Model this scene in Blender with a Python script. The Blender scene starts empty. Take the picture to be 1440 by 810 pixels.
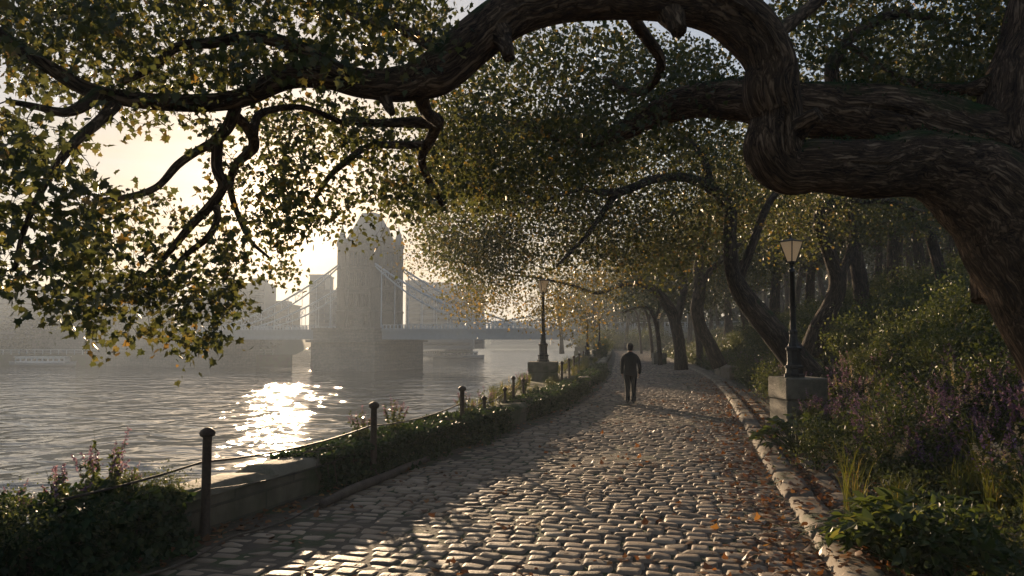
import bpy, math, random
import numpy as np
from mathutils import Vector, Matrix, noise as mnoise
R_ = math.radians
SC = bpy.context.scene
COL = SC.collection
rng = np.random.default_rng(7)
random.seed(7)

# ------------------------------------------------------------------ camera
F = 1100.0; HOR = 478.0; CAMZ = 1.9
PITCH = math.atan((HOR-405)/F)
cam = bpy.data.cameras.new('camera'); camo = bpy.data.objects.new('camera', cam); COL.objects.link(camo)
camo.location = (0, 0, CAMZ); camo.rotation_euler = (math.pi/2+PITCH, 0, 0)
cam.sensor_width = 36; cam.lens = F/1440*36; cam.clip_start = .05; cam.clip_end = 6000
SC.camera = camo
def at(px, py, Y):
    c, s = math.cos(PITCH), math.sin(PITCH)
    v = 405-py
    dx, dy, dz = px-720, F*c-v*s, F*s+v*c
    t = Y/dy
    return np.array([dx*t, Y, CAMZ+dz*t])
def pxm(Y): return Y/F

WATER = -6.0
def crv(tab):
    a = np.array(tab, float); ys, xs = a[:,0], a[:,1]
    m = np.gradient(xs, ys)
    def f(y):
        y = np.asarray(y, float); i = np.clip(np.searchsorted(ys, y)-1, 0, len(ys)-2)
        h = ys[i+1]-ys[i]; t = (y-ys[i])/h
        tc = np.clip(t, -2, 2)
        inside = (2*tc**3-3*tc**2+1)*xs[i]+(tc**3-2*tc**2+tc)*h*m[i]+(-2*tc**3+3*tc**2)*xs[i+1]+(tc**3-tc**2)*h*m[i+1]
        lo = xs[0]+(y-ys[0])*m[0]; hi = xs[-1]+(y-ys[-1])*m[-1]
        return np.where(y < ys[0], lo, np.where(y > ys[-1], hi, inside))
    return f
Lx = crv([(-5,-6.2),(2,-4.65),(5.3,-3.82),(7.8,-3.14),(10.45,-2.3),(17.4,0),(24.6,1.79),(36.7,3.95),(56,6.7),(75,9.3),(95,12),(120,15.2),(170,21)])
Rx = crv([(-5,.1),(2,1.62),(6.3,2.55),(12.9,4.02),(17.9,5.2),(24,6.62),(33.7,8.7),(61,13),(95,17),(120,20.4),(170,26.5)])
STR = crv([(-5,.5),(12,.5),(17,.75),(24,1.7),(30,2.6),(50,2.8),(75,3),(170,3)])

# ------------------------------------------------------------------ materials
def newmat(name):
    m = bpy.data.materials.new(name); m.use_nodes = True
    nt = m.node_tree; nt.nodes.clear()
    out = nt.nodes.new('ShaderNodeOutputMaterial')
    return m, nt, out
def N(nt, t, **kw):
    n = nt.nodes.new(t)
    for k, v in kw.items():
        if k.startswith('i_'):
            n.inputs[int(k[2:])].default_value = v
        else: setattr(n, k, v)
    return n
def ramp(nt, fac, stops):
    n = nt.nodes.new('ShaderNodeValToRGB'); cr = n.color_ramp
    while len(cr.elements) < len(stops): cr.elements.new(.5)
    for e, (p, c) in zip(cr.elements, stops): e.position = p; e.color = (c[0], c[1], c[2], 1)
    nt.links.new(fac, n.inputs[0]); return n
def stone(name, c1, c2, scale=6, rough=.8, bump=.4, rndmix=0.0, c3=None, moss=0.0, spec=.4, bdist=.02, coord='Object', fine=8.0):
    m, nt, out = newmat(name); L = nt.links.new
    tc = N(nt, 'ShaderNodeTexCoord'); co = tc.outputs[coord]
    n1 = N(nt, 'ShaderNodeTexNoise'); n1.inputs['Scale'].default_value = scale; n1.inputs['Detail'].default_value = 8; n1.inputs['Roughness'].default_value = .65
    L(co, n1.inputs['Vector'])
    rp = ramp(nt, n1.outputs[0], [(.3, c1), (.7, c2)])
    col = rp.outputs[0]
    if rndmix:
        a = N(nt, 'ShaderNodeAttribute', attribute_name='rnd')
        r2 = ramp(nt, a.outputs['Fac'], [(0, c1), (.5, c2), (1, c3 or c2)])
        mx = N(nt, 'ShaderNodeMix', data_type='RGBA'); mx.inputs[0].default_value = rndmix
        L(col, mx.inputs[6]); L(r2.outputs[0], mx.inputs[7]); col = mx.outputs[2]
    if moss:
        n3 = N(nt, 'ShaderNodeTexNoise'); n3.inputs['Scale'].default_value = scale*.35; n3.inputs['Detail'].default_value = 6
        L(co, n3.inputs['Vector'])
        mr = N(nt, 'ShaderNodeMapRange'); mr.inputs[1].default_value = .62-moss*.25; mr.inputs[2].default_value = .72-moss*.2
        L(n3.outputs[0], mr.inputs[0])
        mx = N(nt, 'ShaderNodeMix', data_type='RGBA'); L(mr.outputs[0], mx.inputs[0]); L(col, mx.inputs[6]); mx.inputs[7].default_value = (.035, .05, .015, 1)
        col = mx.outputs[2]
    b = N(nt, 'ShaderNodeBsdfPrincipled'); L(col, b.inputs['Base Color'])
    b.inputs['Specular IOR Level'].default_value = spec
    n2 = N(nt, 'ShaderNodeTexNoise'); n2.inputs['Scale'].default_value = scale*fine; n2.inputs['Detail'].default_value = 6; L(co, n2.inputs['Vector'])
    ad = N(nt, 'ShaderNodeMath', operation='ADD'); L(n1.outputs[0], ad.inputs[0]); L(n2.outputs[0], ad.inputs[1])
    rr = N(nt, 'ShaderNodeMapRange'); rr.inputs[3].default_value = rough-.15; rr.inputs[4].default_value = min(1, rough+.12); L(n2.outputs[0], rr.inputs[0]); L(rr.outputs[0], b.inputs['Roughness'])
    bp = N(nt, 'ShaderNodeBump'); bp.inputs['Strength'].default_value = bump; bp.inputs['Distance'].default_value = bdist
    L(ad.outputs[0], bp.inputs['Height']); L(bp.outputs[0], b.inputs['Normal']); L(b.outputs[0], out.inputs[0])
    return m
def masonry(name, c1, c2, bw, bh, mortar=.02, bump=.6, bdist=.03, uv=True, rough=.85, moss=False):
    m, nt, out = newmat(name); L = nt.links.new
    tc = N(nt, 'ShaderNodeTexCoord')
    br = N(nt, 'ShaderNodeTexBrick'); br.inputs['Scale'].default_value = 1
    br.inputs['Brick Width'].default_value = bw; br.inputs['Row Height'].default_value = bh; br.inputs['Mortar Size'].default_value = mortar
    br.inputs['Color1'].default_value = (*c1, 1); br.inputs['Color2'].default_value = (*c2, 1); br.inputs['Mortar'].default_value = (c1[0]*.5, c1[1]*.5, c1[2]*.5, 1)
    L(tc.outputs['UV'], br.inputs['Vector'])
    n1 = N(nt, 'ShaderNodeTexNoise'); n1.inputs['Scale'].default_value = 4/max(bw, .3); n1.inputs['Detail'].default_value = 8; L(tc.outputs['Object'], n1.inputs['Vector'])
    mx = N(nt, 'ShaderNodeMix', data_type='RGBA', blend_type='MULTIPLY'); mx.inputs[0].default_value = .8
    r = ramp(nt, n1.outputs[0], [(.3, (.45, .45, .42)), (.7, (1.2, 1.15, 1.1))]); L(br.outputs[0], mx.inputs[6]); L(r.outputs[0], mx.inputs[7])
    col = mx.outputs[2]
    if moss:
        n3 = N(nt, 'ShaderNodeTexNoise'); n3.inputs['Scale'].default_value = 1.3; n3.inputs['Detail'].default_value = 8; L(tc.outputs['Object'], n3.inputs['Vector'])
        mr = N(nt, 'ShaderNodeMapRange'); mr.inputs[1].default_value = .45; mr.inputs[2].default_value = .6; L(n3.outputs[0], mr.inputs[0])
        m2 = N(nt, 'ShaderNodeMix', data_type='RGBA'); L(mr.outputs[0], m2.inputs[0]); L(col, m2.inputs[6]); m2.inputs[7].default_value = (.05, .055, .02, 1); col = m2.outputs[2]
    b = N(nt, 'ShaderNodeBsdfPrincipled'); L(col, b.inputs['Base Color']); b.inputs['Roughness'].default_value = rough
    ml = N(nt, 'ShaderNodeMath', operation='MULTIPLY'); ml.inputs[1].default_value = -1.5; L(br.outputs['Fac'], ml.inputs[0])
    ad = N(nt, 'ShaderNodeMath', operation='ADD'); L(ml.outputs[0], ad.inputs[0]); L(n1.outputs[0], ad.inputs[1])
    bp = N(nt, 'ShaderNodeBump'); bp.inputs['Strength'].default_value = bump; bp.inputs['Distance'].default_value = bdist; L(ad.outputs[0], bp.inputs['Height']); L(bp.outputs[0], b.inputs['Normal'])
    L(b.outputs[0], out.inputs[0]); return m
def plain(name, c, rough=.6, metal=0, var=.3, scale=10, spec=.5, bump=.1):
    c1 = tuple(x*(1-var) for x in c); c2 = tuple(min(1, x*(1+var)) for x in c)
    m = stone(name, c1, c2, scale=scale, rough=rough, bump=bump, spec=spec, bdist=.005)
    for n in m.node_tree.nodes:
        if n.type == 'BSDF_PRINCIPLED': n.inputs['Metallic'].default_value = metal
    return m
def bark(name, c1, c2, c3, k=9.0, bdist=.03, moss=True):
    m, nt, out = newmat(name); L = nt.links.new
    a = N(nt, 'ShaderNodeAttribute', attribute_name='bco')
    mp = N(nt, 'ShaderNodeMapping'); mp.inputs['Scale'].default_value = (1, 1, .24); L(a.outputs['Vector'], mp.inputs[0])
    n0 = N(nt, 'ShaderNodeTexNoise'); n0.inputs['Scale'].default_value = 1.6; n0.inputs['Detail'].default_value = 3; L(a.outputs['Vector'], n0.inputs['Vector'])
    va = N(nt, 'ShaderNodeVectorMath', operation='MULTIPLY_ADD'); va.inputs[1].default_value = (.25, .25, .12); L(n0.outputs['Color'], va.inputs[0]); L(mp.outputs[0], va.inputs[2])
    n1 = N(nt, 'ShaderNodeTexNoise'); n1.inputs['Scale'].default_value = k; n1.inputs['Detail'].default_value = 9; n1.inputs['Roughness'].default_value = .7; L(va.outputs[0], n1.inputs['Vector'])
    mp2 = N(nt, 'ShaderNodeMapping'); mp2.inputs['Scale'].default_value = (1, 1, .55); L(va.outputs[0], mp2.inputs[0])
    v1 = N(nt, 'ShaderNodeTexNoise'); v1.inputs['Scale'].default_value = k*2.1; v1.inputs['Detail'].default_value = 6; v1.inputs['Distortion'].default_value = .7; v1.inputs['Roughness'].default_value = .6; L(mp2.outputs[0], v1.inputs['Vector'])
    v2 = N(nt, 'ShaderNodeMath', operation='MULTIPLY_ADD'); v2.inputs[1].default_value = 2; v2.inputs[2].default_value = -1; L(v1.outputs[0], v2.inputs[0])
    v3 = N(nt, 'ShaderNodeMath', operation='ABSOLUTE'); L(v2.outputs[0], v3.inputs[0])
    vr = N(nt, 'ShaderNodeMapRange'); vr.inputs[1].default_value = 0; vr.inputs[2].default_value = .22; L(v3.outputs[0], vr.inputs[0])
    ad = N(nt, 'ShaderNodeMath', operation='MULTIPLY_ADD'); ad.inputs[1].default_value = .42; L(vr.outputs[0], ad.inputs[0]); L(n1.outputs[0], ad.inputs[2])
    rp = ramp(nt, ad.outputs[0], [(.38, c1), (.85, c2), (1.0, c3)])
    col = rp.outputs[0]
    if moss:
        g = N(nt, 'ShaderNodeNewGeometry'); sx = N(nt, 'ShaderNodeSeparateXYZ'); L(g.outputs['Normal'], sx.inputs[0])
        n3 = N(nt, 'ShaderNodeTexNoise'); n3.inputs['Scale'].default_value = 2.2; n3.inputs['Detail'].default_value = 8; L(a.outputs['Vector'], n3.inputs['Vector'])
        sm = N(nt, 'ShaderNodeMath', operation='MULTIPLY_ADD'); sm.inputs[1].default_value = .45; L(sx.outputs[2], sm.inputs[0]); L(n3.outputs[0], sm.inputs[2])
        mr = N(nt, 'ShaderNodeMapRange'); mr.inputs[1].default_value = .78; mr.inputs[2].default_value = .95; L(sm.outputs[0], mr.inputs[0])
        mx = N(nt, 'ShaderNodeMix', data_type='RGBA'); L(mr.outputs[0], mx.inputs[0]); L(col, mx.inputs[6]); mx.inputs[7].default_value = (.03, .055, .012, 1); col = mx.outputs[2]
    b = N(nt, 'ShaderNodeBsdfPrincipled'); L(col, b.inputs['Base Color']); b.inputs['Roughness'].default_value = .9; b.inputs['Specular IOR Level'].default_value = .18
    bp = N(nt, 'ShaderNodeBump'); bp.inputs['Strength'].default_value = 1; bp.inputs['Distance'].default_value = bdist
    L(ad.outputs[0], bp.inputs['Height']); L(bp.outputs[0], b.inputs['Normal']); L(b.outputs[0], out.inputs[0])
    return m
def leafmat(name, stops, trans=.45, tint=1.6, rough=.45, spec=.35):
    m, nt, out = newmat(name); L = nt.links.new
    a = N(nt, 'ShaderNodeAttribute', attribute_name='rnd')
    rp = ramp(nt, a.outputs['Fac'], stops)
    b = N(nt, 'ShaderNodeBsdfPrincipled'); b.inputs['Roughness'].default_value = rough; b.inputs['Specular IOR Level'].default_value = spec
    L(rp.outputs[0], b.inputs['Base Color'])
    t = N(nt, 'ShaderNodeBsdfTranslucent')
    mu = N(nt, 'ShaderNodeMix', data_type='RGBA', blend_type='MULTIPLY'); mu.inputs[0].default_value = 1; mu.inputs[7].default_value = (tint*1.15, tint, tint*.55, 1)
    L(rp.outputs[0], mu.inputs[6]); L(mu.outputs[2], t.inputs[0])
    mx = N(nt, 'ShaderNodeMixShader'); mx.inputs[0].default_value = trans
    L(b.outputs[0], mx.inputs[1]); L(t.outputs[0], mx.inputs[2]); L(mx.outputs[0], out.inputs[0])
    return m
M = {}
M['bark'] = bark('rugged_bark', (.013,.008,.005), (.14,.088,.053), (.24,.16,.10), 10, .05)
M['bark2'] = bark('dark_bark', (.02,.015,.01), (.075,.055,.04), (.14,.10,.07), 7, .03)
M['leaf'] = leafmat('plane_leaf', [(0,(.032,.044,.021)),(.5,(.058,.068,.031)),(.8,(.095,.086,.036)),(1,(.15,.10,.038))], .48, 1.9)
M['leaf_g'] = leafmat('golden_leaf', [(0,(.045,.052,.024)),(.45,(.085,.08,.034)),(.75,(.14,.11,.042)),(1,(.20,.135,.05))], .45, 1.9)
M['leaf_far'] = leafmat('distant_leaf', [(0,(.028,.038,.02)),(.7,(.045,.055,.028)),(1,(.10,.085,.035))], .4, 1.8)
M['herb'] = leafmat('herb_leaf', [(0,(.03,.045,.018)),(.55,(.06,.08,.03)),(.85,(.12,.13,.05)),(1,(.26,.22,.12))], .4, 1.9)
M['fern'] = leafmat('fern_green', [(0,(.03,.05,.016)),(.7,(.06,.085,.025)),(1,(.13,.135,.045))], .4, 1.7)
M['ivy'] = leafmat('ivy_leaf', [(0,(.012,.03,.012)),(.7,(.03,.055,.018)),(1,(.07,.085,.03))], .3, 1.6, .5, .2)
M['grass'] = leafmat('grass_blade', [(0,(.05,.075,.018)),(.7,(.11,.12,.03)),(1,(.2,.16,.06))], .45, 1.8)
M['flower'] = leafmat('purple_bloom', [(0,(.09,.055,.13)),(.5,(.17,.10,.24)),(1,(.30,.21,.36))], .45, 1.4)
M['flower_w'] = leafmat('cream_bloom', [(0,(.35,.3,.2)),(.5,(.5,.42,.3)),(1,(.6,.5,.4))], .4, 1.1)
M['litter'] = leafmat('fallen_leaf', [(0,(.05,.025,.014)),(.4,(.13,.055,.022)),(.8,(.23,.10,.035)),(1,(.30,.18,.07))], .3, 1.3, .5)
M['cobble'] = stone('cobble_stone', (.105,.078,.055), (.25,.18,.12), 9, .62, .6, .7, (.40,.31,.22), spec=.4, bdist=.012)
M['joint'] = stone('joint_earth', (.045,.036,.026), (.11,.085,.058), 5, .9, .6, moss=.5)
M['soil'] = stone('soil', (.02,.017,.011), (.055,.045,.028), 2, .95, .8, moss=.9, bdist=.05)
M['kerb'] = stone('kerb_stone', (.11,.088,.064), (.20,.162,.12), 5, .8, .3, .4, (.25,.20,.15), moss=.3, bdist=.01, spec=.25)
M['plinth'] = stone('plinth_stone', (.09,.08,.055), (.20,.17,.12), 4, .7, .6, moss=.55, bdist=.02)
M['wall'] = masonry('wall_masonry', (.17,.14,.09), (.12,.10,.065), 1.1, .21, .016, 1, .04, moss=True)
M['coping'] = stone('coping_stone', (.12,.105,.07), (.24,.205,.15), 4, .8, .7, .3, moss=.6, bdist=.02, spec=.15)
M['iron'] = plain('black_iron', (.018,.018,.018), .42, .4, .5, 20, .5, .3)
M['rust'] = plain('rusty_iron', (.05,.032,.022), .6, .5, .5, 25, .5, .6)
M['wire'] = plain('wire', (.04,.032,.026), .6, .3)
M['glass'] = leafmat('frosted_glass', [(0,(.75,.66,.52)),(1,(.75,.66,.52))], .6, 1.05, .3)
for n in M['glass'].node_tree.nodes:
    if n.type == 'BSDF_PRINCIPLED': n.inputs['Emission Color'].default_value = (1, .8, .6, 1); n.inputs['Emission Strength'].default_value = .06  # weak warm glow added to the panes in place of sunlight shining through
M['suit'] = plain('dark_suit', (.007,.008,.010), .75, 0, .2, 30, .3)
M['skin'] = plain('skin', (.33,.19,.13), .5, 0, .08)
M['hair'] = plain('hair', (.02,.013,.01), .6)
M['shoe'] = plain('shoe_leather', (.015,.012,.01), .35)
M['wood'] = stone('weathered_log', (.06,.042,.03), (.13,.095,.07), 6, .7, .8, bdist=.02)
M['tower'] = masonry('tower_stone', (.19,.175,.15), (.13,.12,.105), 1.3, .5, .03, .5, .06)
M['pier'] = masonry('pier_granite', (.20,.185,.16), (.15,.14,.12), 2.2, .75, .05, .8, .12)
M['slate'] = plain('roof_slate', (.12,.13,.14), .6)
M['steel'] = plain('painted_steel', (.36,.4,.44), .5, 0, .08)
M['deck'] = plain('deck_steel', (.28,.31,.33), .6, 0, .12, 1)
M['pane'] = plain('window_pane', (.012,.013,.015), .25, 0, .1)
M['bld'] = plain('pale_facade', (.2,.19,.175), .8, 0, .1, .1)
M['bld2'] = plain('grey_facade', (.15,.15,.155), .7, 0, .1, .1)
M['bld3'] = plain('brown_facade', (.13,.115,.10), .8, 0, .15, .1)
M['white'] = plain('white_paint', (.7,.7,.68), .5, 0, .05)
M['hull'] = plain('boat_hull', (.08,.1,.12), .5)

# water
m, nt, out = newmat('river_water'); L = nt.links.new
tc = N(nt, 'ShaderNodeTexCoord'); mp = N(nt, 'ShaderNodeMapping'); mp.inputs['Scale'].default_value = (.95, 1, 1); mp.inputs['Rotation'].default_value = (0, 0, R_(10)); L(tc.outputs['Object'], mp.inputs[0])
hs = None
for sc_, am in ((.06, 1.5), (.19, 3.0), (.5, .4), (1.4, .05), (4, .006)):
    n = N(nt, 'ShaderNodeTexNoise'); n.inputs['Scale'].default_value = sc_; n.inputs['Detail'].default_value = 2; n.inputs['Distortion'].default_value = .6; L(mp.outputs[0], n.inputs['Vector'])
    ml = N(nt, 'ShaderNodeMath', operation='MULTIPLY'); ml.inputs[1].default_value = am; L(n.outputs[0], ml.inputs[0])
    if hs is None: hs = ml.outputs[0]
    else:
        ad = N(nt, 'ShaderNodeMath', operation='ADD'); L(hs, ad.inputs[0]); L(ml.outputs[0], ad.inputs[1]); hs = ad.outputs[0]
bp = N(nt, 'ShaderNodeBump'); bp.inputs['Strength'].default_value = 1; bp.inputs['Distance'].default_value = .42; L(hs, bp.inputs['Height'])
b = N(nt, 'ShaderNodeBsdfPrincipled'); b.inputs['Base Color'].default_value = (.035, .036, .028, 1); b.inputs['Roughness'].default_value = .06; b.inputs['IOR'].default_value = 1.33
L(bp.outputs[0], b.inputs['Normal']); L(b.outputs[0], out.inputs[0]); M['water'] = m
# haze
m, nt, out = newmat('haze_air'); pv = N(nt, 'ShaderNodeVolumePrincipled')
pv.inputs['Color'].default_value = (.50, .58, .68, 1); pv.inputs['Density'].default_value = .00105; pv.inputs['Anisotropy'].default_value = .35
nt.links.new(pv.outputs[0], out.inputs['Volume']); M['haze'] = m

# ------------------------------------------------------------------ mesh building
class MB:
    def __init__(s): s.V = []; s.L = []; s.S = []; s.n = 0; s.rnd = []; s.bco = []; s.uv = []; s.hasuv = False; s.hasb = False
    def add(s, V, Fc, rnd=None, bco=None, uv=None):
        V = np.asarray(V, float).reshape(-1, 3); k = len(V)
        Fc = np.asarray(Fc, int)
        s.V.append(V); s.L.append((Fc+s.n).ravel()); s.S.append(np.full(len(Fc), Fc.shape[1], int))
        s.rnd.append(np.full(k, .5) if rnd is None else np.broadcast_to(np.asarray(rnd, float), (k,)))
        if bco is not None: s.hasb = True
        s.bco.append(np.zeros((k, 3)) if bco is None else bco)
        if uv is not None: s.hasuv = True
        s.uv.append(np.zeros((k, 2)) if uv is None else np.asarray(uv, float))
        s.n += k
    def box(s, x0, x1, y0, y1, z0, z1, rnd=.5, rot=0, o=(0, 0, 0), bevel=0, uvs=False):
        if bevel:
            a = bevel
            pts = []
            for sx in (0, 1):
                for sy in (0, 1):
                    for sz in (0, 1):
                        X, Y, Z = (x0, x1)[sx], (y0, y1)[sy], (z0, z1)[sz]
                        dx, dy, dz = a*(1-2*sx), a*(1-2*sy), a*(1-2*sz)
                        pts += [(X, Y+dy, Z+dz), (X+dx, Y, Z+dz), (X+dx, Y+dy, Z)]
            idx = lambda sx, sy, sz, k: (sx*4+sy*2+sz)*3+k
            quads = []; tris = []
            for q in (0, 1):
                quads.append([idx(q,0,0,0), idx(q,1,0,0), idx(q,1,1,0), idx(q,0,1,0)])
                quads.append([idx(0,q,0,1), idx(1,q,0,1), idx(1,q,1,1), idx(0,q,1,1)])
                quads.append([idx(0,0,q,2), idx(1,0,q,2), idx(1,1,q,2), idx(0,1,q,2)])
            for u in (0, 1):
                for v in (0, 1):
                    quads.append([idx(0,u,v,1), idx(1,u,v,1), idx(1,u,v,2), idx(0,u,v,2)])
                    quads.append([idx(u,0,v,0), idx(u,1,v,0), idx(u,1,v,2), idx(u,0,v,2)])
                    quads.append([idx(u,v,0,0), idx(u,v,1,0), idx(u,v,1,1), idx(u,v,0,1)])
                    for w in (0, 1): tris.append([idx(u,v,w,0), idx(u,v,w,1), idx(u,v,w,2)])
            P = np.array(pts)
        else:
            P = np.array([(x, y, z) for x in (x0, x1) for y in (y0, y1) for z in (z0, z1)])
            quads = [[0,1,3,2],[4,6,7,5],[0,4,5,1],[2,3,7,6],[0,2,6,4],[1,5,7,3]]; tris = []
            if uvs:
                PP = []; UV = []; Q = []
                for q in quads:
                    fp = P[q]; nrm = np.cross(fp[1]-fp[0], fp[2]-fp[0]); ax = np.argmax(abs(nrm))
                    u = fp[:, 1] if ax == 0 else fp[:, 0]; v = fp[:, 1] if ax == 2 else fp[:, 2]
                    Q.append([len(PP)+i for i in range(4)]); PP += list(fp); UV += list(zip(u, v))
                P = np.array(PP); quads = Q; uv = np.array(UV)
        c, sn = math.cos(rot), math.sin(rot)
        P = P @ np.array([[c, sn, 0], [-sn, c, 0], [0, 0, 1]]) + np.array(o)
        s.add(P, quads, rnd, uv=uv if (uvs and not bevel) else None)
        if tris:
            k = s.n-len(P); s.L.append((np.array(tris)+k).ravel()); s.S.append(np.full(len(tris), 3, int))
    def lathe(s, prof, n=12, o=(0, 0, 0), rnd=.5, rot=0):
        prof = np.array(prof, float); m_ = len(prof)
        a = np.arange(n)/n*2*math.pi+rot
        V = np.zeros((m_, n, 3)); V[:, :, 0] = prof[:, :1]*np.cos(a); V[:, :, 1] = prof[:, :1]*np.sin(a); V[:, :, 2] = prof[:, 1:]
        V = V.reshape(-1, 3)+np.array(o)
        i = np.arange(m_-1)[:, None]*n; j = np.arange(n)[None]; k = (j+1) % n
        Fq = np.stack([i+j, i+k, i+n+k, i+n+j], -1).reshape(-1, 4)
        s.add(V, Fq, rnd)
    def tube(s, P, r, n=8, rnd=.5, lump=0, caps=True, sub=0, ry=None, seed=0, bscale=1):
        P = np.asarray(P, float); r = np.broadcast_to(np.asarray(r, float), (len(P),)).copy()
        if sub:
            P, r = cat(P, r, sub)
        d = np.gradient(P, axis=0); d /= np.linalg.norm(d, axis=1)[:, None]+1e-9
        up = np.array([0, 0, 1.]) if abs(d[0, 2]) < .9 else np.array([1., 0, 0])
        A = np.zeros_like(P); a = np.cross(up, d[0]); a /= np.linalg.norm(a)
        for i in range(len(P)):
            a = a-d[i]*a.dot(d[i]); a /= np.linalg.norm(a)+1e-9; A[i] = a
        B = np.cross(d, A)
        th = np.arange(n)/n*2*math.pi
        arc = np.concatenate([[0], np.cumsum(np.linalg.norm(np.diff(P, axis=0), axis=1))])
        rr = r[:, None]*np.ones(n)[None]
        bc = np.stack([np.cos(th)[None]*r[:, None], np.sin(th)[None]*r[:, None], np.broadcast_to(arc[:, None], rr.shape)], -1)+seed*3.7
        if lump:
            for i in range(len(P)):
                for j in range(n):
                    q = bc[i, j]
                    v = mnoise.noise(Vector((q[0]*3, q[1]*3, q[2]*.9)))*.55
                    w = mnoise.noise(Vector((q[0]*8/bscale+q[2]*.9, q[1]*8/bscale, q[2]*.55)))
                    w2 = mnoise.noise(Vector((q[0]*24/bscale, q[1]*24/bscale, q[2]*2.6+5)))
                    w3 = mnoise.noise(Vector((q[0]*15/bscale+q[2]*.8, q[1]*15/bscale, q[2]*.8+9))) if n > 60 else 0
                rr[i, j] *= 1+lump*(v*1.5+(.5-min(.5, abs(w)*1.6))*.7-.2+w2*.18+(.3-min(.3, abs(w3)))*.45)
        V = P[:, None]+A[:, None]*(np.cos(th)[None]*rr)[..., None]+B[:, None]*(np.sin(th)[None]*(rr if ry is None else rr*ry))[..., None]
        m_ = len(P); i = np.arange(m_-1)[:, None]*n; j = np.arange(n)[None]; k = (j+1) % n
        Fq = np.stack([i+j, i+k, i+n+k, i+n+j], -1).reshape(-1, 4)
        s.add(V.reshape(-1, 3), Fq, rnd, bc.reshape(-1, 3))
        if caps:
            base = s.n-m_*n
            s.L.append(base+np.arange(n)[::-1]); s.S.append(np.array([n]))
            s.L.append(base+(m_-1)*n+np.arange(n)); s.S.append(np.array([n]))
    def build(s, name, mat, parent=None, smooth=True, loc=None, link=True):
        me = bpy.data.meshes.new(name)
        V = np.concatenate(s.V); Lp = np.concatenate(s.L); S = np.concatenate(s.S)
        if loc is not None: V = V-np.array(loc)
        me.vertices.add(len(V)); me.vertices.foreach_set('co', V.astype(np.float32).ravel())
        me.loops.add(len(Lp)); me.loops.foreach_set('vertex_index', Lp.astype(np.int32))
        me.polygons.add(len(S)); me.polygons.foreach_set('loop_start', (np.cumsum(S)-S).astype(np.int32))
        at_ = me.attributes.new('rnd', 'FLOAT', 'POINT'); at_.data.foreach_set('value', np.concatenate(s.rnd).astype(np.float32))
        if s.hasb:
            at_ = me.attributes.new('bco', 'FLOAT_VECTOR', 'POINT'); at_.data.foreach_set('vector', np.concatenate(s.bco).astype(np.float32).ravel())
        if s.hasuv:
            uvl = me.uv_layers.new(name='UVMap'); UV = np.concatenate(s.uv)[Lp]; uvl.data.foreach_set('uv', UV.astype(np.float32).ravel())
        me.update(calc_edges=True); me.validate()
        me.polygons.foreach_set('use_smooth', np.full(len(me.polygons), smooth)); me.update()
        me.materials.append(mat if not isinstance(mat, str) else M[mat])
        o = bpy.data.objects.new(name, me)
        if loc is not None: o.location = loc
        if link: COL.objects.link(o)
        if parent is not None: o.parent = parent
        return o
def cat(P, r, k):
    P = np.asarray(P, float); Q = np.vstack([2*P[0]-P[1], P, 2*P[-1]-P[-2]]); out = []; ro = []
    for i in range(len(P)-1):
        p0, p1, p2, p3 = Q[i:i+4]
        for t in np.arange(k)/k:
            out.append(.5*((2*p1)+(p2-p0)*t+(2*p0-5*p1+4*p2-p3)*t*t+(3*p1-p0-3*p2+p3)*t**3)); tt = t*t*(3-2*t); ro.append(r[i]*(1-tt)+r[i+1]*tt)
    out.append(P[-1]); ro.append(r[-1])
    return np.array(out), np.array(ro)
def tag(o, label=None, cat_=None, group=None, kind=None):
    if label: o['label'] = label
    if cat_: o['category'] = cat_
    if group: o['group'] = group
    if kind: o['kind'] = kind
    return o
def empty(name, loc=(0, 0, 0), rz=0):
    o = bpy.data.objects.new(name, None); COL.objects.link(o); o.location = tuple(float(v) for v in loc); o.rotation_euler = (0, 0, rz); o.empty_display_size = .2
    return o
def copy_tree(o, parent=None):
    c = o.copy(); COL.objects.link(c)
    if parent is not None: c.parent = parent
    for ch in list(o.children): copy_tree(ch, c)
    return c
def struct(mb, name, mat, smooth=True): return tag(mb.build(name, mat, smooth=smooth), kind='structure')

# leaf templates (unit length along +y, face up +z)
def fan(pts, fold=-.12):
    P = [(0, .3, 0)]+[(x, y, fold*abs(x)) for x, y in pts]; n = len(pts)
    return np.array(P, float), np.array([(0, 1+i, 1+(i+1) % n) for i in range(n)])
_h = [(.05,.02),(.30,-.10),(.26,.10),(.52,.30),(.30,.40),(.26,.60),(.12,.62)]
T_MAPLE = fan([(0,0)]+_h+[(0,1)]+[(-x, y) for x, y in _h[::-1]])
T_MID = fan([(0,0),(.3,.05),(.48,.38),(.24,.55),(0,1),(-.24,.55),(-.48,.38),(-.3,.05)])
T_OVAL = (np.array([(0,0,0),(.26,.3,.06),(.2,.7,.04),(0,1,-.1),(-.2,.7,.04),(-.26,.3,.06)], float), np.array([(0,1,2,3),(0,3,4,5)]))
T_QUAD = (np.array([(0,0,0),(.33,.45,.08),(0,1,0),(-.33,.45,.08)], float), np.array([(0,1,2,3)]))
T_IVY = fan([(0,0),(.42,-.08),(.5,.25),(.25,.6),(0,.95),(-.25,.6),(-.5,.25),(-.42,-.08)], .08)
def unit(v): return v/(np.linalg.norm(v, axis=-1, keepdims=True)+1e-9)
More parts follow.
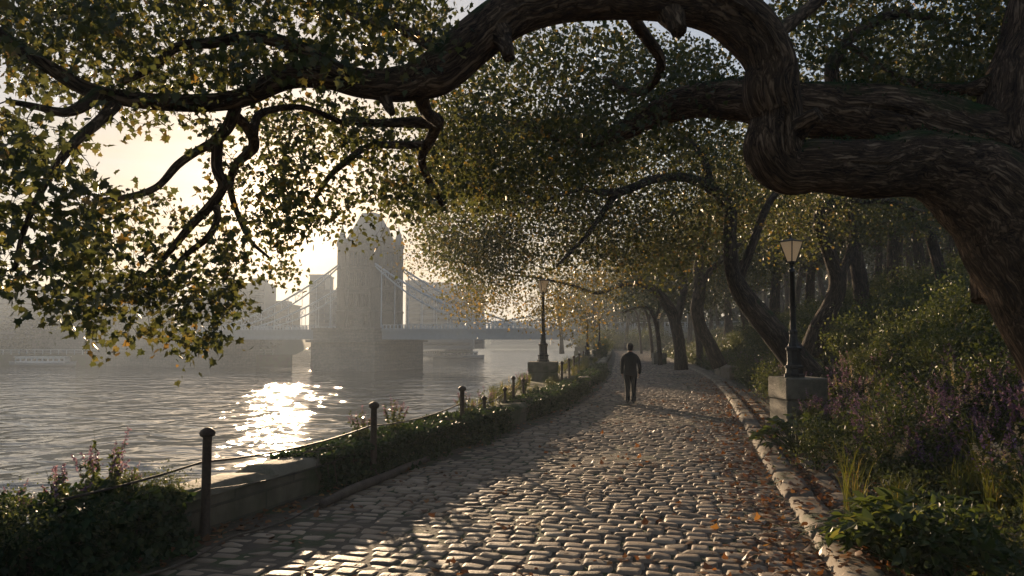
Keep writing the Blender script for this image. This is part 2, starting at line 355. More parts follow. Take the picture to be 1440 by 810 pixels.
def leaves(mb, P, size, tmpl, down=.5, up=.6, g=None, rnd=None, rbias=0, dirs=None, flat=False):
    g = g or rng; n = len(P)
    if n == 0: return
    P = np.asarray(P, float)
    d = g.normal(size=(n, 3)) if dirs is None else dirs+g.normal(size=(n, 3))*.35
    d[:, 2] -= down; d = unit(d)
    nn = g.normal(size=(n, 3)); nn[:, 2] += up*2
    if flat: nn = g.normal(size=(n, 3))*.3+np.array([0, 0, 1])
    nn = unit(nn-d*(nn*d).sum(1)[:, None]); x = np.cross(d, nn)
    s = size*g.uniform(.5, 1.35, n)
    TV, TF = tmpl
    curl = g.uniform(-1, 1.5, n)[:, None]
    zz = TV[None, :, 2]*1+curl*.18*(TV[None, :, 1]-.3)**2*-1
    V = P[:, None]+s[:, None, None]*(x[:, None]*TV[None, :, 0, None]+d[:, None]*TV[None, :, 1, None]+nn[:, None]*zz[..., None])
    k = len(TV)
    Fc = (TF[None]+(np.arange(n)*k)[:, None, None]).reshape(-1, TF.shape[1])
    rv = np.clip(g.beta(1.3, 2.2, n)+rbias, 0, 1) if rnd is None else rnd
    mb.add(V.reshape(-1, 3), Fc, np.repeat(rv, k))
def inpoly(px, py, poly):
    poly = np.array(poly, float); c = np.zeros(len(px), bool); j = len(poly)-1
    for i in range(len(poly)):
        xi, yi = poly[i]; xj, yj = poly[j]
        c ^= ((yi > py) != (yj > py)) & (px < (xj-xi)*(py-yi)/((yj-yi) or 1e-9)+xi); j = i
    return c
def region(poly, Y0, Y1, size, tau, per=14, holes=(), gap=.0, g=None, gs=1.0):
    """clump centres spread through a real volume of crown"""
    g = g or rng; poly = np.array(poly, float); x0, y0 = poly.min(0); x1, y1 = poly.max(0)
    ar = .5*abs(np.dot(poly[:, 0], np.roll(poly[:, 1], 1))-np.dot(poly[:, 1], np.roll(poly[:, 0], 1)))
    Ym = (Y0+Y1)/2; nl = tau*ar/(.2*(size*F/Ym)**2); na = int(nl/per)+1
    out = []
    while len(out) < na:
        px = g.uniform(x0, x1, 400); py = g.uniform(y0, y1, 400); ok = inpoly(px, py, poly)
        for h in holes: ok &= ~inpoly(px, py, h)
        px = px[ok]; py = py[ok]; Y = g.uniform(Y0, Y1, len(px))
        for a, b_, y in zip(px, py, Y):
            p = at(a, b_, y)
            if gap and mnoise.noise(Vector(p*gs*1.3))*.8+mnoise.noise(Vector(p*gs*3.1))*.4 < gap-.35: continue
            out.append(p)
            if len(out) >= na: break
    return np.array(out)
# ------------------------------------------------------------------ light and air
SUN_PX = (398, 300)
sd = at(SUN_PX[0], SUN_PX[1], 100)-np.array([0, 0, CAMZ]); sd = sd/np.linalg.norm(sd)
EL = math.asin(sd[2]); AZ = math.atan2(sd[0], sd[1])
sl = bpy.data.lights.new('sun', 'SUN'); sl.energy = 5.0; sl.angle = R_(.6); sl.color = (1, .73, .46)
so = bpy.data.objects.new('sun', sl); COL.objects.link(so)
so.rotation_euler = Vector(sd).to_track_quat('Z', 'Y').to_euler(); so.location = (0, 0, 60)
wd = bpy.data.worlds.new('World'); SC.world = wd; wd.use_nodes = True; nt = wd.node_tree; L = nt.links.new
bg = nt.nodes['Background']
sky = nt.nodes.new('ShaderNodeTexSky'); sky.sky_type = 'NISHITA'; sky.sun_disc = False; sky.sun_elevation = EL; sky.sun_rotation = AZ
sky.air_density = 1.0; sky.dust_density = 1.0; sky.ozone_density = 1.2
# thin cloud: brightens and whitens the sky along soft streaks
tc = N(nt, 'ShaderNodeTexCoord'); sx = N(nt, 'ShaderNodeSeparateXYZ'); L(tc.outputs['Generated'], sx.inputs[0])
mxz = N(nt, 'ShaderNodeMath', operation='MAXIMUM'); mxz.inputs[1].default_value = .06; L(sx.outputs[2], mxz.inputs[0])
dv = N(nt, 'ShaderNodeVectorMath', operation='DIVIDE'); cb = N(nt, 'ShaderNodeCombineXYZ')
for i in range(3): L(mxz.outputs[0], cb.inputs[i])
L(tc.outputs['Generated'], dv.inputs[0]); L(cb.outputs[0], dv.inputs[1])
cn = N(nt, 'ShaderNodeTexNoise'); cn.inputs['Scale'].default_value = .9; cn.inputs['Detail'].default_value = 7; cn.inputs['Roughness'].default_value = .6; L(dv.outputs[0], cn.inputs['Vector'])
cr = N(nt, 'ShaderNodeMapRange'); cr.inputs[1].default_value = .42; cr.inputs[2].default_value = .68; cr.inputs[4].default_value = .6; L(cn.outputs[0], cr.inputs[0])
hs = N(nt, 'ShaderNodeHueSaturation'); hs.inputs['Saturation'].default_value = .28; hs.inputs['Value'].default_value = 1.35; L(sky.outputs[0], hs.inputs['Color'])
mx = N(nt, 'ShaderNodeMix', data_type='RGBA'); L(cr.outputs[0], mx.inputs[0]); L(sky.outputs[0], mx.inputs[6]); L(hs.outputs[0], mx.inputs[7])
# sky colour rolled off by luminance to tame sun glare, then tinted cool
bw = N(nt, 'ShaderNodeRGBToBW'); L(mx.outputs[2], bw.inputs[0])
m1 = N(nt, 'ShaderNodeMath', operation='MULTIPLY_ADD'); m1.inputs[1].default_value = 1/3.8; m1.inputs[2].default_value = 1; L(bw.outputs[0], m1.inputs[0])
m2 = N(nt, 'ShaderNodeMath', operation='DIVIDE'); m2.inputs[0].default_value = 1; L(m1.outputs[0], m2.inputs[1])
vs = N(nt, 'ShaderNodeVectorMath', operation='SCALE'); L(mx.outputs[2], vs.inputs[0]); L(m2.outputs[0], vs.inputs['Scale'])
h2 = N(nt, 'ShaderNodeHueSaturation'); h2.inputs['Saturation'].default_value = .85; L(vs.outputs[0], h2.inputs['Color'])
tn = N(nt, 'ShaderNodeMix', data_type='RGBA', blend_type='MULTIPLY'); tn.inputs[0].default_value = 1; tn.inputs[7].default_value = (.965, .985, 1.07, 1); L(h2.outputs[0], tn.inputs[6])
# hazy aureole of the low sun
nrm_ = N(nt, 'ShaderNodeVectorMath', operation='NORMALIZE'); L(tc.outputs['Generated'], nrm_.inputs[0])
dt_ = N(nt, 'ShaderNodeVectorMath', operation='DOT_PRODUCT'); L(nrm_.outputs[0], dt_.inputs[0]); dt_.inputs[1].default_value = tuple(sd)
dm = N(nt, 'ShaderNodeMath', operation='MAXIMUM'); dm.inputs[1].default_value = 0; L(dt_.outputs['Value'], dm.inputs[0])
last = tn.outputs[2]
for pw, col_ in ((1500, (9, 6.2, 3.6)), (170, (6.5, 4.4, 2.5)), (40, (1.0, .6, .28))):
    pn = N(nt, 'ShaderNodeMath', operation='POWER'); pn.inputs[1].default_value = pw; L(dm.outputs[0], pn.inputs[0])
    sc_ = N(nt, 'ShaderNodeVectorMath', operation='SCALE'); sc_.inputs[0].default_value = col_; L(pn.outputs[0], sc_.inputs['Scale'])
    ad_ = N(nt, 'ShaderNodeVectorMath', operation='ADD'); L(last, ad_.inputs[0]); L(sc_.outputs[0], ad_.inputs[1]); last = ad_.outputs[0]
L(last, bg.inputs[0]); bg.inputs[1].default_value = .1
SC.view_settings.view_transform = 'Standard'; SC.view_settings.look = 'None'; SC.view_settings.gamma = 1; SC.view_settings.exposure = 1.28
cy = SC.cycles
cy.use_denoising = True; cy.max_bounces = 6; cy.diffuse_bounces = 3; cy.glossy_bounces = 3; cy.transmission_bounces = 2; cy.volume_bounces = 0
cy.transparent_max_bounces = 4; cy.sample_clamp_indirect = 4; cy.sample_clamp_direct = 0; cy.caustics_reflective = False; cy.caustics_refractive = False
cy.use_adaptive_sampling = True; cy.adaptive_threshold = .02
try: cy.denoiser = 'OPENIMAGEDENOISE'
except Exception: pass

mb = MB(); mb.box(-900, 700, -20, 1500, -9, 47); hz = mb.build('haze', 'haze', smooth=False); tag(hz, kind='stuff')

# ------------------------------------------------------------------ terrain
def fbm(x, y, s=1.0, o=4):
    v = 0; a = .5
    for i in range(o):
        v += a*mnoise.noise(Vector((x*s, y*s, i*7.3))); s *= 2; a *= .5
    return v
def bank(s):
    s = np.maximum(s, 0); return .36*s*np.clip(s/2.5, .25, 1)*(s < 12)+(s >= 12)*(4.32+(s-12)*.16)
def hgt(x, y):
    s = x-(Rx(y)+1.15)
    base = np.where(s > 0, bank(s), 0)
    lim = np.minimum(base, 9+0*base)
    return lim
def ground(x, y):
    s = float(x-(Rx(y)+1.15))
    if s <= 0: return -.02 if s > -1.2 else 0.0
    return float(hgt(x, y))+fbm(x, y, .35)*min(1, s/2)*.5-.02
ys = np.concatenate([np.arange(-12, 40, .5), np.arange(40, 120, 2), np.arange(120, 620, 20)])
cols = [0, .0, .3, .6, 1.0, 1.6, 2.3, 3.2, 4.2, 5.2, 6.4, 7.8, 9.4, 11, 12.6, 15, 18, 24, 34, 50, 80, 130, 220, 400]
V = []
for y in ys:
    l, r, st = float(Lx(y)), float(Rx(y)), float(STR(y))
    E = l-st
    row = [(E, y, WATER-3), (E, y, .34), (l-.25, y, .36), (l-.24, y, -.045), ((l+r)/2, y, -.045), (r+1.1, y, -.045)]
    for c in cols[1:]: row.append((r+1.15+c, y, ground(r+1.15+c, y) if c > 0 else -.04))
    V.append(row)
nc = len(V[0]); mb = MB(); i = np.arange(len(ys)-1)[:, None]*nc; j = np.arange(nc-1)[None]
mb.add(np.array(V).reshape(-1, 3), np.stack([i+j, i+j+1, i+nc+j+1, i+nc+j], -1).reshape(-1, 4))
struct(mb, 'ground', 'soil')
# river bed / water sheets
mb = MB(); mb.add([(-3000, -200, WATER), (1500, -200, WATER), (1500, 5500, WATER), (-3000, 5500, WATER)], [[0, 1, 2, 3]]); struct(mb, 'river_water', 'water')

# ------------------------------------------------------------------ cobbled path
def frame(y):
    e = .05; l, r = float(Lx(y))+.55, float(Rx(y)); c = (l+r)/2
    c2 = (float(Lx(y+e))+.55+float(Rx(y+e)))/2; d = np.array([c2-c, e]); d /= np.linalg.norm(d)
    return np.array([c, y]), d, (r-l)/2*d[1]
def stone_tmpl(nu, nv):
    u = np.linspace(-1, 1, nu); u = np.sign(u)*abs(u)**.6; v = np.linspace(-1, 1, nv); v = np.sign(v)*abs(v)**.6
    U, Vv = np.meshgrid(u, v, indexing='ij'); i = (np.arange(nu-1)[:, None]*nv+np.arange(nv-1)[None]).ravel()
    return U.ravel(), Vv.ravel(), np.stack([i, i+nv, i+nv+1, i+1], -1)
mb = MB(); y = 1.6; g = np.random.default_rng(3)
T1, T2, T3 = stone_tmpl(9, 7), stone_tmpl(6, 5), stone_tmpl(4, 4)
while y < 135:
    c, d, w = frame(y); dep = g.uniform(.155, .21)*(1 if y < 50 else 1.3); nrm = np.array([d[1], -d[0]])
    U, Vv, Fq = T1 if y < 17 else (T2 if y < 40 else T3)
    x = -w+g.uniform(-.15, .05)
    wob = g.uniform(-.012, .012)
    while x < w-.06:
        wd_ = min(g.uniform(.17, .29)*g.choice([1, 1, 1.3]), w+.04-x); 
        if wd_ < .1: break
        cx = x+wd_/2; gap = g.uniform(.003, .010)
        a, b2 = wd_/2-gap, dep/2-gap*.9
        a_ = abs(U); b_ = abs(Vv)
        rc = .30
        k = 1-rc*.35*(a_*b_)**3
        su = U*a*k*(1+.06*g.normal()*Vv); sv = Vv*b2*k*(1+.07*g.normal()*U)
        ed = (a_**g.uniform(7, 13)); ed2 = (b_**g.uniform(4.5, 9)); top = g.normal()*.0045
        z = top+.026*(1-ed)*(1-ed2)-.026-.0015*(a_**2+b_**2)+U*g.normal()*.005+Vv*g.normal()*.0045
        rim = (a_ > .99) | (b_ > .99); z = np.where(rim, -.06, z)
        bow = .012*math.sin(cx*1.7+y*2.1)+.03*mnoise.noise(Vector((cx*.8, y*.8, 0)))
        if y < 17:
            z = z+np.array([mnoise.noise(Vector((cx*5+q*.9, y*9+p*1.1, 2)))*.006 for q, p in zip(U, Vv)])*(~rim)
        big = .018*mnoise.noise(Vector((cx*.5, y*.35, 5)))
        P2 = c[None]+nrm[None]*(cx+su)[:, None]+d[None]*(sv+bow+wob)[:, None]
        P3 = np.column_stack([P2, z+big])
        mb.add(P3, Fq, np.clip(g.beta(1.2, 1.5), 0, 1))
        x += wd_
    y += dep*d[1]
struct(mb, 'cobbled_path', 'cobble')
mb = MB(); ys2 = np.arange(0, 140, 1.0); V = []
for y in ys2: l, r = float(Lx(y)), float(Rx(y)); V.append([(l-.2, y, -.0135), (r+1.12, y, -.0135)])
i = np.arange(len(ys2)-1)*2; mb.add(np.array(V).reshape(-1, 3), np.stack([i, i+1, i+3, i+2], -1)); struct(mb, 'path_bedding', 'joint')

def blocks(fx, off0, off1, z0, z1, y0, y1, len0, len1, name, mat, g, jz=.01, gap=.012, nsub=4, rndr=.02, thing=None):
    """a row of hand-cut stones between two offsets from a path line"""
    mb = MB(); y = y0
    while y < y1:
        ln = g.uniform(len0, len1); dz = g.normal()*jz; dt = g.normal()*.008; rv = g.uniform(0, 1); tl = g.normal()*.01
        nu, nv = 7, max(4, nsub); Lu = np.linspace(-1, 1, nv*2); Wv = np.linspace(-1, 1, nu)
        UU, WW = np.meshgrid(Lu, Wv, indexing='ij')
        yy = y+(UU+1)/2*(ln-gap)
        ox = off0+(WW+1)/2*(off1-off0)
        ed = np.abs(UU)**10; ew = np.abs(WW)**5
        zz = z0+(z1-z0)*(1-.3*ed)*(1-.18*ew)+dz+tl*UU+fxn(ox, yy)*rndr
        rim = (np.abs(UU) > .999) | (np.abs(WW) > .999)
        zz = np.where(rim, z0, zz); ox = ox+np.where(np.abs(WW) > .99, 0, 0)+fxn(yy*1.3, ox+9)*rndr*1.2+dt
        xx = fx(yy)+ox
        P = np.stack([xx, yy, zz], -1).reshape(-1, 3); n2 = nu
        i = (np.arange(nv*2-1)[:, None]*n2+np.arange(n2-1)[None]).ravel()
        mb.add(P, np.stack([i, i+1, i+n2+1, i+n2], -1), rv)
        y += ln
    return mb
def fxn(a, b):
    return np.sin(a*3.1+b*2.3)*.5+np.sin(a*8.3-b*5.7+1)*.3+np.sin(b*7.1+a*5)*.25
g = np.random.default_rng(11)
mb = blocks(Rx, .0, .44, -.06, .085, 1.5, 60, 1.1, 1.9, 'kerb', 'kerb', g, .006, rndr=.006, nsub=14); struct(mb, 'kerb', 'kerb')
mb = blocks(Rx, .50, .86, -.06, .035, 1.5, 60, .6, 1.4, 'edging', 'kerb', g, .006, rndr=.006); struct(mb, 'kerb_edging', 'kerb')
mb = blocks(Lx, .14, .50, -.06, .015, 12, 60, .6, 1.2, 'gutter', 'kerb', g, .006, rndr=.006); struct(mb, 'gutter', 'joint')

# low wall: body + coping stones
def sweep(fx, o0, o1, z0, z1, y0, y1, st=.25):
    mb = MB(); ysw = np.arange(y0, y1+st/2, st); V = []; UV = []; arc = 0; pv = None
    for y in ysw:
        x = float(fx(y)); 
        if pv is not None: arc += math.hypot(x-pv[0], y-pv[1])
        pv = (x, y); w = .012*fxn(y, 0)
        V.append([(x+o1+w, y, z0), (x+o1+w*.6, y, (z0+z1)/2), (x+o1, y, z1), (x+o0, y, z1), (x+o0, y, z0)]); UV.append([(arc, z0), (arc, (z0+z1)/2), (arc, z1), (arc, z1+.5), (arc, z1+1)])
    n = 5; i = np.arange(len(ysw)-1)[:, None]*n; j = np.arange(n-1)[None]
    mb.add(np.array(V).reshape(-1, 3), np.stack([i+j, i+j+1, i+n+j+1, i+n+j], -1).reshape(-1, 4), uv=np.array(UV).reshape(-1, 2))
    for e in (0, len(ysw)-1):
        mb.L.append(np.arange(n)+e*n); mb.S.append(np.array([n]))
    return mb
wall = empty('low_stone_wall', (float(Lx(17)), 17, 0)); tag(wall, 'low mossy stone wall curving along the river side of the cobbled path', 'wall')
def child(mb, name, mat, root, **k): return mb.build(name, mat, root, loc=tuple(root.location), **k) if False else _ch(mb, name, mat, root, **k)
def _ch(mb, name, mat, root, smooth=True):
    o = mb.build(name, mat, None, smooth=smooth)
    lw = Matrix.Translation(root.location) @ Matrix.Rotation(root.rotation_euler.z, 4, 'Z')
    o.data.transform(lw.inverted()); o.parent = root; return o
child(sweep(Lx, -.46, 0, -.08, .34, 1, 120), 'wall_body', 'wall', wall)
g = np.random.default_rng(5)
child(blocks(Lx, -.52, .045, .33, .425, 1, 120, .8, 1.6, 'coping', 'coping', g, .004, .01, rndr=.008), 'coping', 'coping', wall)
# river wall below
emb = empty('river_wall', (float(Lx(17))-1, 17, WATER)); tag(emb, 'tall stone river wall dropping from the path strip down to the water', 'wall')
mb = MB(); ysw = np.arange(-10, 170, 1.0); V = []; UV = []
for y in ysw: x = float(Lx(y)-STR(y))-.03; V.append([(x-.25, y, WATER-1), (x-.02, y, .3)]); UV.append([(y, 0), (y, 6)])
i = np.arange(len(ysw)-1)*2; mb.add(np.array(V).reshape(-1, 3), np.stack([i, i+1, i+3, i+2], -1), uv=np.array(UV).reshape(-1, 2)); child(mb, 'wall_face', 'wall', emb)

# log along wall foot & cable
mb = MB()
P = [at(490, 694, 9.3), at(540, 677, 10.1), at(590, 660, 11.1), at(622, 649, 11.9)]
P = [np.array([float(Lx(y))+o, y, .045]) for y, o in ((9.0, .62), (9.9, .50), (10.8, .46), (11.6, .38), (12.4, .33))]
mb.tube(P, [.045, .06, .055, .05, .04], 12, lump=.25, sub=8); tag(mb.build('fallen_log', 'wood'), 'long grey weathered log lying along the foot of the low wall', 'log')
mb = MB(); P = []
for k, y in enumerate(np.arange(3.5, 9.6, .45)): P.append([float(Lx(y))+.62+.05*math.sin(k*1.9)-.04*(y > 7), y, .02+.008*math.sin(k*2.3)])
mb.tube(P, .011, 7, sub=5); tag(mb.build('root_cable', 'wood'), 'thin dark cable trailing along the cobble edge below the low wall', 'cable')

# ------------------------------------------------------------------ fence
fence = empty('wire_fence', at(292, 750, 7.72)); fence.location.z = 0
tag(fence, 'wire fence of rusty capped iron posts standing along the low wall', 'fence')
def post(x, y, z0, z1, root, r=.042):
    mb = MB(); h = z1-z0
    mb.lathe([(r*1.25, z0-.1), (r*1.25, z0+.05), (r, z0+.07), (r*.92, z1-.09), (r*1.0, z1-.08)], 12, (x, y, 0))
    p = child(mb, 'post', 'rust', root)
    mb = MB(); mb.lathe([(r*1.0, z1-.085), (r*1.5, z1-.07), (r*1.65, z1-.045), (r*1.45, z1-.02), (r*.9, z1), (r*.3, z1+.012), (.001, z1+.013)], 12, (x, y, 0))
    c = mb.build('cap', 'rust', None); lw = Matrix.Translation(root.location); c.data.transform(lw.inverted()); c.parent = p
    return p
FP = []
for px, py, kind in ((292, 601, 0), (526, 565, 0), (650, 543, 0)):
    z1 = 1.03; Y = (CAMZ-z1)*F/(py-HOR); q = at(px, py, Y); FP.append((q[0], Y, 0, z1))
FP.insert(0, (-4.05, 4.9, 0, 1.03))
for (x, y, a, b_) in FP: post(x, y, a, b_, fence, .047)
for px, Y, z1 in ((681, 16.5, .72), (710, 18.6, .78), (722, 19.8, .98), (736, 21.5, .85)):
    q = at(px, 500, Y); FP.append((q[0], Y, .3, z1)); post(q[0], Y, .3, z1, fence, .035)
def wires(FP, fr, r, root, sag=.06, n=6):
    mb = MB(); P = []
    for (a, b_) in zip(FP[:-1], FP[1:]):
        pa = np.array([a[0]-.05, a[1], a[2]+(a[3]-a[2])*fr]); pb = np.array([b_[0]-.05, b_[1], b_[2]+(b_[3]-b_[2])*fr])
        for t in np.arange(n)/n: P.append(pa*(1-t)+pb*t-np.array([0, 0, 4*t*(1-t)*sag]))
    P.append(pb); mb.tube(P, r, 6); child(mb, 'wire', 'wire', root)
wires(FP, .68, .012, fence, .07); wires(FP, .42, .005, fence, .1)
f2 = empty('railing', (float(Lx(29)), 29, .36)); tag(f2, 'dark iron post railing with two thin rails on the grassy verge beyond the lamp plinth', 'railing')
FP2 = []
for px, py in ((790, 513), (800, 508), (807, 504), (814.5, 500), (820.5, 496.5), (827, 493)):
    Y = .87*F/(py-HOR); q = at(px, 500, Y); FP2.append((q[0], Y, .34, 1.15)); post(q[0], Y, .34, 1.15, f2, .045)
for fr in (.85, .45): wires(FP2, fr, .018, f2, .02)

# ------------------------------------------------------------------ lamps on plinths
def plinth(x, y, z0, w, h, rot, label):
    root = empty('stone_plinth', (x, y, z0), rot); tag(root, label, 'plinth')
    mb = MB()
    mb.box(-w/2, w/2, -w/2, w/2, -.15, h*.52, bevel=.025, rnd=.4)
    mb.build('plinth_block', 'plinth', root, smooth=False)
    mb = MB(); mb.box(-w/2-.02, w/2+.02, -w/2-.02, w/2+.02, h*.525, h, bevel=.03, rnd=.6); mb.build('plinth_cap', 'plinth', root, smooth=False)
    return root
LAMP = None
def lamp(x, y, z, rot, label):
    global LAMP
    if LAMP is None:
        root = empty('street_lamp')
        mb = MB()
        mb.lathe([(.235, 0), (.235, .07), (.20, .09), (.19, .20), (.215, .22), (.215, .26), (.17, .28), (.155, .36), (.16, .60), (.185, .64), (.185, .68), (.13, .72), (.10, .82), (.085, 1.0), (.10, 1.03), (.10, 1.07), (.075, 1.1)], 8, rot=R_(22.5)); mb.build('lamp_base', 'iron', root, smooth=False)
        mb = MB(); mb.lathe([(.072, 1.1), (.052, 2.42), (.075, 2.43), (.075, 2.47), (.045, 2.5), (.04, 2.6), (.07, 2.64), (.07, 2.66)], 12)
        mb.lathe([(.085, 1.6), (.085, 1.63)], 12); mb.build('post', 'iron', root)
        lan = None
        mb = MB()
        b0, t0, zb, zt = .07, .18, 2.66, 3.14
        mb.box(-b0-.02, b0+.02, -b0-.02, b0+.02, 2.655, 2.685)
        for sx in (-1, 1):
            for sy in (-1, 1):
                mb.tube([(sx*b0, sy*b0, 2.68), (sx*t0, sy*t0, zt)], .014, 5)
        mb.box(-t0-.025, t0+.025, -t0-.025, t0+.025, zt, zt+.025)
        lan = mb.build('lantern', 'iron', root, smooth=False)
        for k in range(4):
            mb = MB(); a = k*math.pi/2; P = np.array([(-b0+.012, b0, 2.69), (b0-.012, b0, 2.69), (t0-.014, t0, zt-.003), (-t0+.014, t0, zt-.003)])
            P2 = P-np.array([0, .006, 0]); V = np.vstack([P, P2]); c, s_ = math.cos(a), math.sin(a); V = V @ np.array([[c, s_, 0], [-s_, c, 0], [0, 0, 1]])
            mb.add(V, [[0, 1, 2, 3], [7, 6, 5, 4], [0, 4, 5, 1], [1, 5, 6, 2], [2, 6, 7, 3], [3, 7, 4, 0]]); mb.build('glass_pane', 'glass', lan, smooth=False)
        mb = MB(); mb.lathe([(.27, zt+.026), (.245, zt+.035), (.12, zt+.055), (.05, zt+.07), (.04, zt+.09), (.02, zt+.10), (.025, zt+.115), (.015, zt+.13), (.001, zt+.15)], 4, rot=R_(45)); mb.build('lantern_roof', 'iron', lan, smooth=False)
        LAMP = root; o = root
    else: o = copy_tree(LAMP)
    o.location = (x, y, z); o.rotation_euler = (0, 0, rot); tag(o, label, 'street lamp', 'street lamps along the riverside path'); return o
q = at(1121, 530, 18.25); plinth(q[0], 18.25, -.02, .95, 1.06, R_(6), 'mossy block plinth on the right kerb carrying the nearest street lamp')
q = at(1117, 530, 18.15); lamp(q[0], 18.15, 1.04, R_(30), 'black street lamp with pale glass lantern on the right, nearest the camera')
q = at(764, 530, 30.5); plinth(q[0], 30.5, .28, 1.12, .78, R_(-4), 'square stone plinth on the low wall carrying the left street lamp')
lamp(q[0], 30.5, 1.06, R_(20), 'dark street lamp on the river side standing on the nearer square plinth')
q = at(826, 500, 52); plinth(q[0], 52, .28, .8, .55, 0, 'small stone plinth under the second river side lamp at the railing end'); lamp(q[0], 52, .83, 0, 'second slender street lamp on the river side, at the far end of the railing')
q = at(843, 500, 68); plinth(q[0], 68, .28, 1.2, .75, 0, 'hazy square plinth under the third river side street lamp'); lamp(q[0], 68, 1.03, .3, 'third river side street lamp, hazy, near the tunnel of trees')
q = at(925, 500, 62); plinth(q[0]+.1, 62, -.02, 1.0, .9, 0, 'dark stone plinth on the inland side among far tree trunks'); lamp(q[0]+.1, 62, .88, .2, 'distant street lamp on the inland side in front of the far leaning tree')

# ------------------------------------------------------------------ bridge
bx, by = at(520, HOR, 210)[:2]
br = empty('suspension_bridge', (bx, by, 0), math.atan2(-.4, .92)); tag(br, 'hazy stone towered suspension bridge with pale blue chains crossing the river', 'bridge')
def bp_(mb, name, mat, parent=br, smooth=False): return mb.build(name, mat, parent, smooth=smooth)
DZ = 4.6
mb = MB(); mb.box(-10, 9.5, -12, 12, WATER-2, 1.3, uvs=True); mb.box(-11, 10.4, -13, 13, 1.3, 1.9, uvs=True); mb.box(-9.6, 9.0, -11.6, 11.6, 1.9, 4.4, uvs=True); mb.box(-10, 9.5, -12, 12, 4.4, 5.0, uvs=True); bp_(mb, 'pier', 'pier')
mb = MB(); mb.box(9.6, 120, -9, 9, 2.0, DZ-.5); mb.box(9.55, 120, -9.4, 9.4, DZ-.5, DZ); mb.box(-58, -10.1, -9, 9, 2.0, DZ-.5); mb.box(-58, -10.05, -9.4, 9.4, DZ-.5, DZ); bp_(mb, 'deck', 'deck')
mb = MB(); mb.box(-120, -46, -10, 10, WATER-1, 1.98, uvs=True); mb.box(-120, -58.1, -9.5, 9.5, 1.98, DZ+.3, uvs=True); bp_(mb, 'abutment', 'pier')
for sgn in (-1, 1):
    mb = MB()
    for (a, b_) in ((9.7, 118), (-58, -10.2)):
        mb.box(a, b_, sgn*9.2-.12, sgn*9.2+.12, DZ+1.0, DZ+1.15); mb.box(a, b_, sgn*9.2-.1, sgn*9.2+.1, DZ+.1, DZ+.2)
        for x in np.arange(a+.3, b_, 1.1): mb.box(x-.17, x+.17, sgn*9.2-.09, sgn*9.2+.09, DZ, DZ+1.0)
    bp_(mb, 'parapet', 'steel')
def chord(x0, z0, x1, z1, sag, n=18):
    t = np.linspace(0, 1, n); x = x0+(x1-x0)*t; z = z0+(z1-z0)*t-4*sag*t*(1-t)*1.0; return x, z
for sgn in (-1, 1):
    yy = sgn*6.6
    for (xa, za, xb, zb, s1, s2) in ((5.8, 21.6, 40, 6.0, 1.6, 3.6), (40, 6.0, 92, 18, 1.0, 3.2), (-5.8, 21.6, -45, 5.6, 1.8, 3.8)):
        mb = MB(); x1, z1 = chord(xa, za, xb, zb, s1); x2, z2 = chord(xa, za-.6, xb, zb-.2, s2)
        z2 = np.minimum(z2, z1-.3)
        mb.tube(np.column_stack([x1, x1*0+yy, z1]), .26, 6); mb.tube(np.column_stack([x2, x2*0+yy, z2]), .2, 6)
        for k in range(1, 17):
            mb.tube([(x1[k], yy, z1[k]), (x2[k], yy, z2[k])], .11, 4)
            kk = k+1 if k % 2 else k-1
            mb.tube([(x1[k], yy, z1[k]), (x2[kk], yy, z2[kk])], .09, 4)
        bp_(mb, 'chain', 'steel')
        for k in range(1, 17, 2):
            if z2[k] > DZ+.6:
                mb = MB(); mb.tube([(x2[k], yy, z2[k]), (x2[k], yy, DZ)], .09 if k > 1 else .17, 5); bp_(mb, 'hanger', 'steel')
tw = MB(); W_ = 5.4
tw.box(-W_, W_, -W_, W_, 4.4, 27.2, uvs=True)
for z in (9.0, 15.2, 20.4, 25.6): tw.box(-W_-.4, W_+.4, -W_-.4, W_+.4, z, z+.6, uvs=True)
for u in (-3.6, 3.6):
    tw.box(u-.35, u+.35, -W_-.36, W_+.36, 4.45, 25.55, uvs=True); tw.box(-W_-.36, W_+.36, u-.35, u+.35, 4.45, 25.55, uvs=True)
tower = bp_(tw, 'tower', 'tower')
# roadway arch on the bridge-axis faces: near-black panel paints its shaded opening
for k, (sx) in enumerate((1, -1)):
    mb = MB(); t = np.linspace(0, math.pi, 11); pts = [(2.6, 4.7)]+[(2.6*math.cos(a), 8.2+2.6*math.sin(a)*1.25) for a in t]+[(-2.6, 4.7)]
    P = [(sx*(W_+.05), y, z) for y, z in pts]; P2 = [(sx*(W_-.4), y, z) for y, z in pts]; n = len(pts)
    mb.add(P+P2, [[i, (i+1) % n, n+(i+1) % n, n+i] for i in range(n)]); mb.L.append(np.arange(n)); mb.S.append(np.array([n])); mb.build('archway_shade', 'pane', tower, smooth=False)
def window(face, u, z0, z1, w, pointed=False):
    rot = {'f': 0, 'r': math.pi/2, 'b': math.pi, 'l': -math.pi/2}[face]
    fr = MB(); y = -W_-.12
    fr.box(u-w/2-.18, u-w/2, y-.1, y+.14, z0-.1, z1+.18, rot=rot); fr.box(u+w/2, u+w/2+.18, y-.1, y+.14, z0-.1, z1+.18, rot=rot)
    fr.box(u-w/2-.3, u+w/2+.3, y-.2, y+.14, z0-.3, z0-.1, rot=rot); fr.box(u-w/2-.3, u+w/2+.3, y-.16, y+.14, z1+.18, z1+.42, rot=rot)
    fr.box(u-.05, u+.05, y-.02, y+.14, z0-.1, z1+.18, rot=rot); fr.box(u-w/2, u+w/2, y-.02, y+.13, (z0+z1)/2-.05, (z0+z1)/2+.05, rot=rot)
    f = fr.build('window', 'tower', tower, smooth=False)
    p = MB(); p.box(u-w/2, u+w/2, y+.03, y+.12, z0-.1, z1+.18, rot=rot); p.build('pane', 'pane', f, smooth=False)
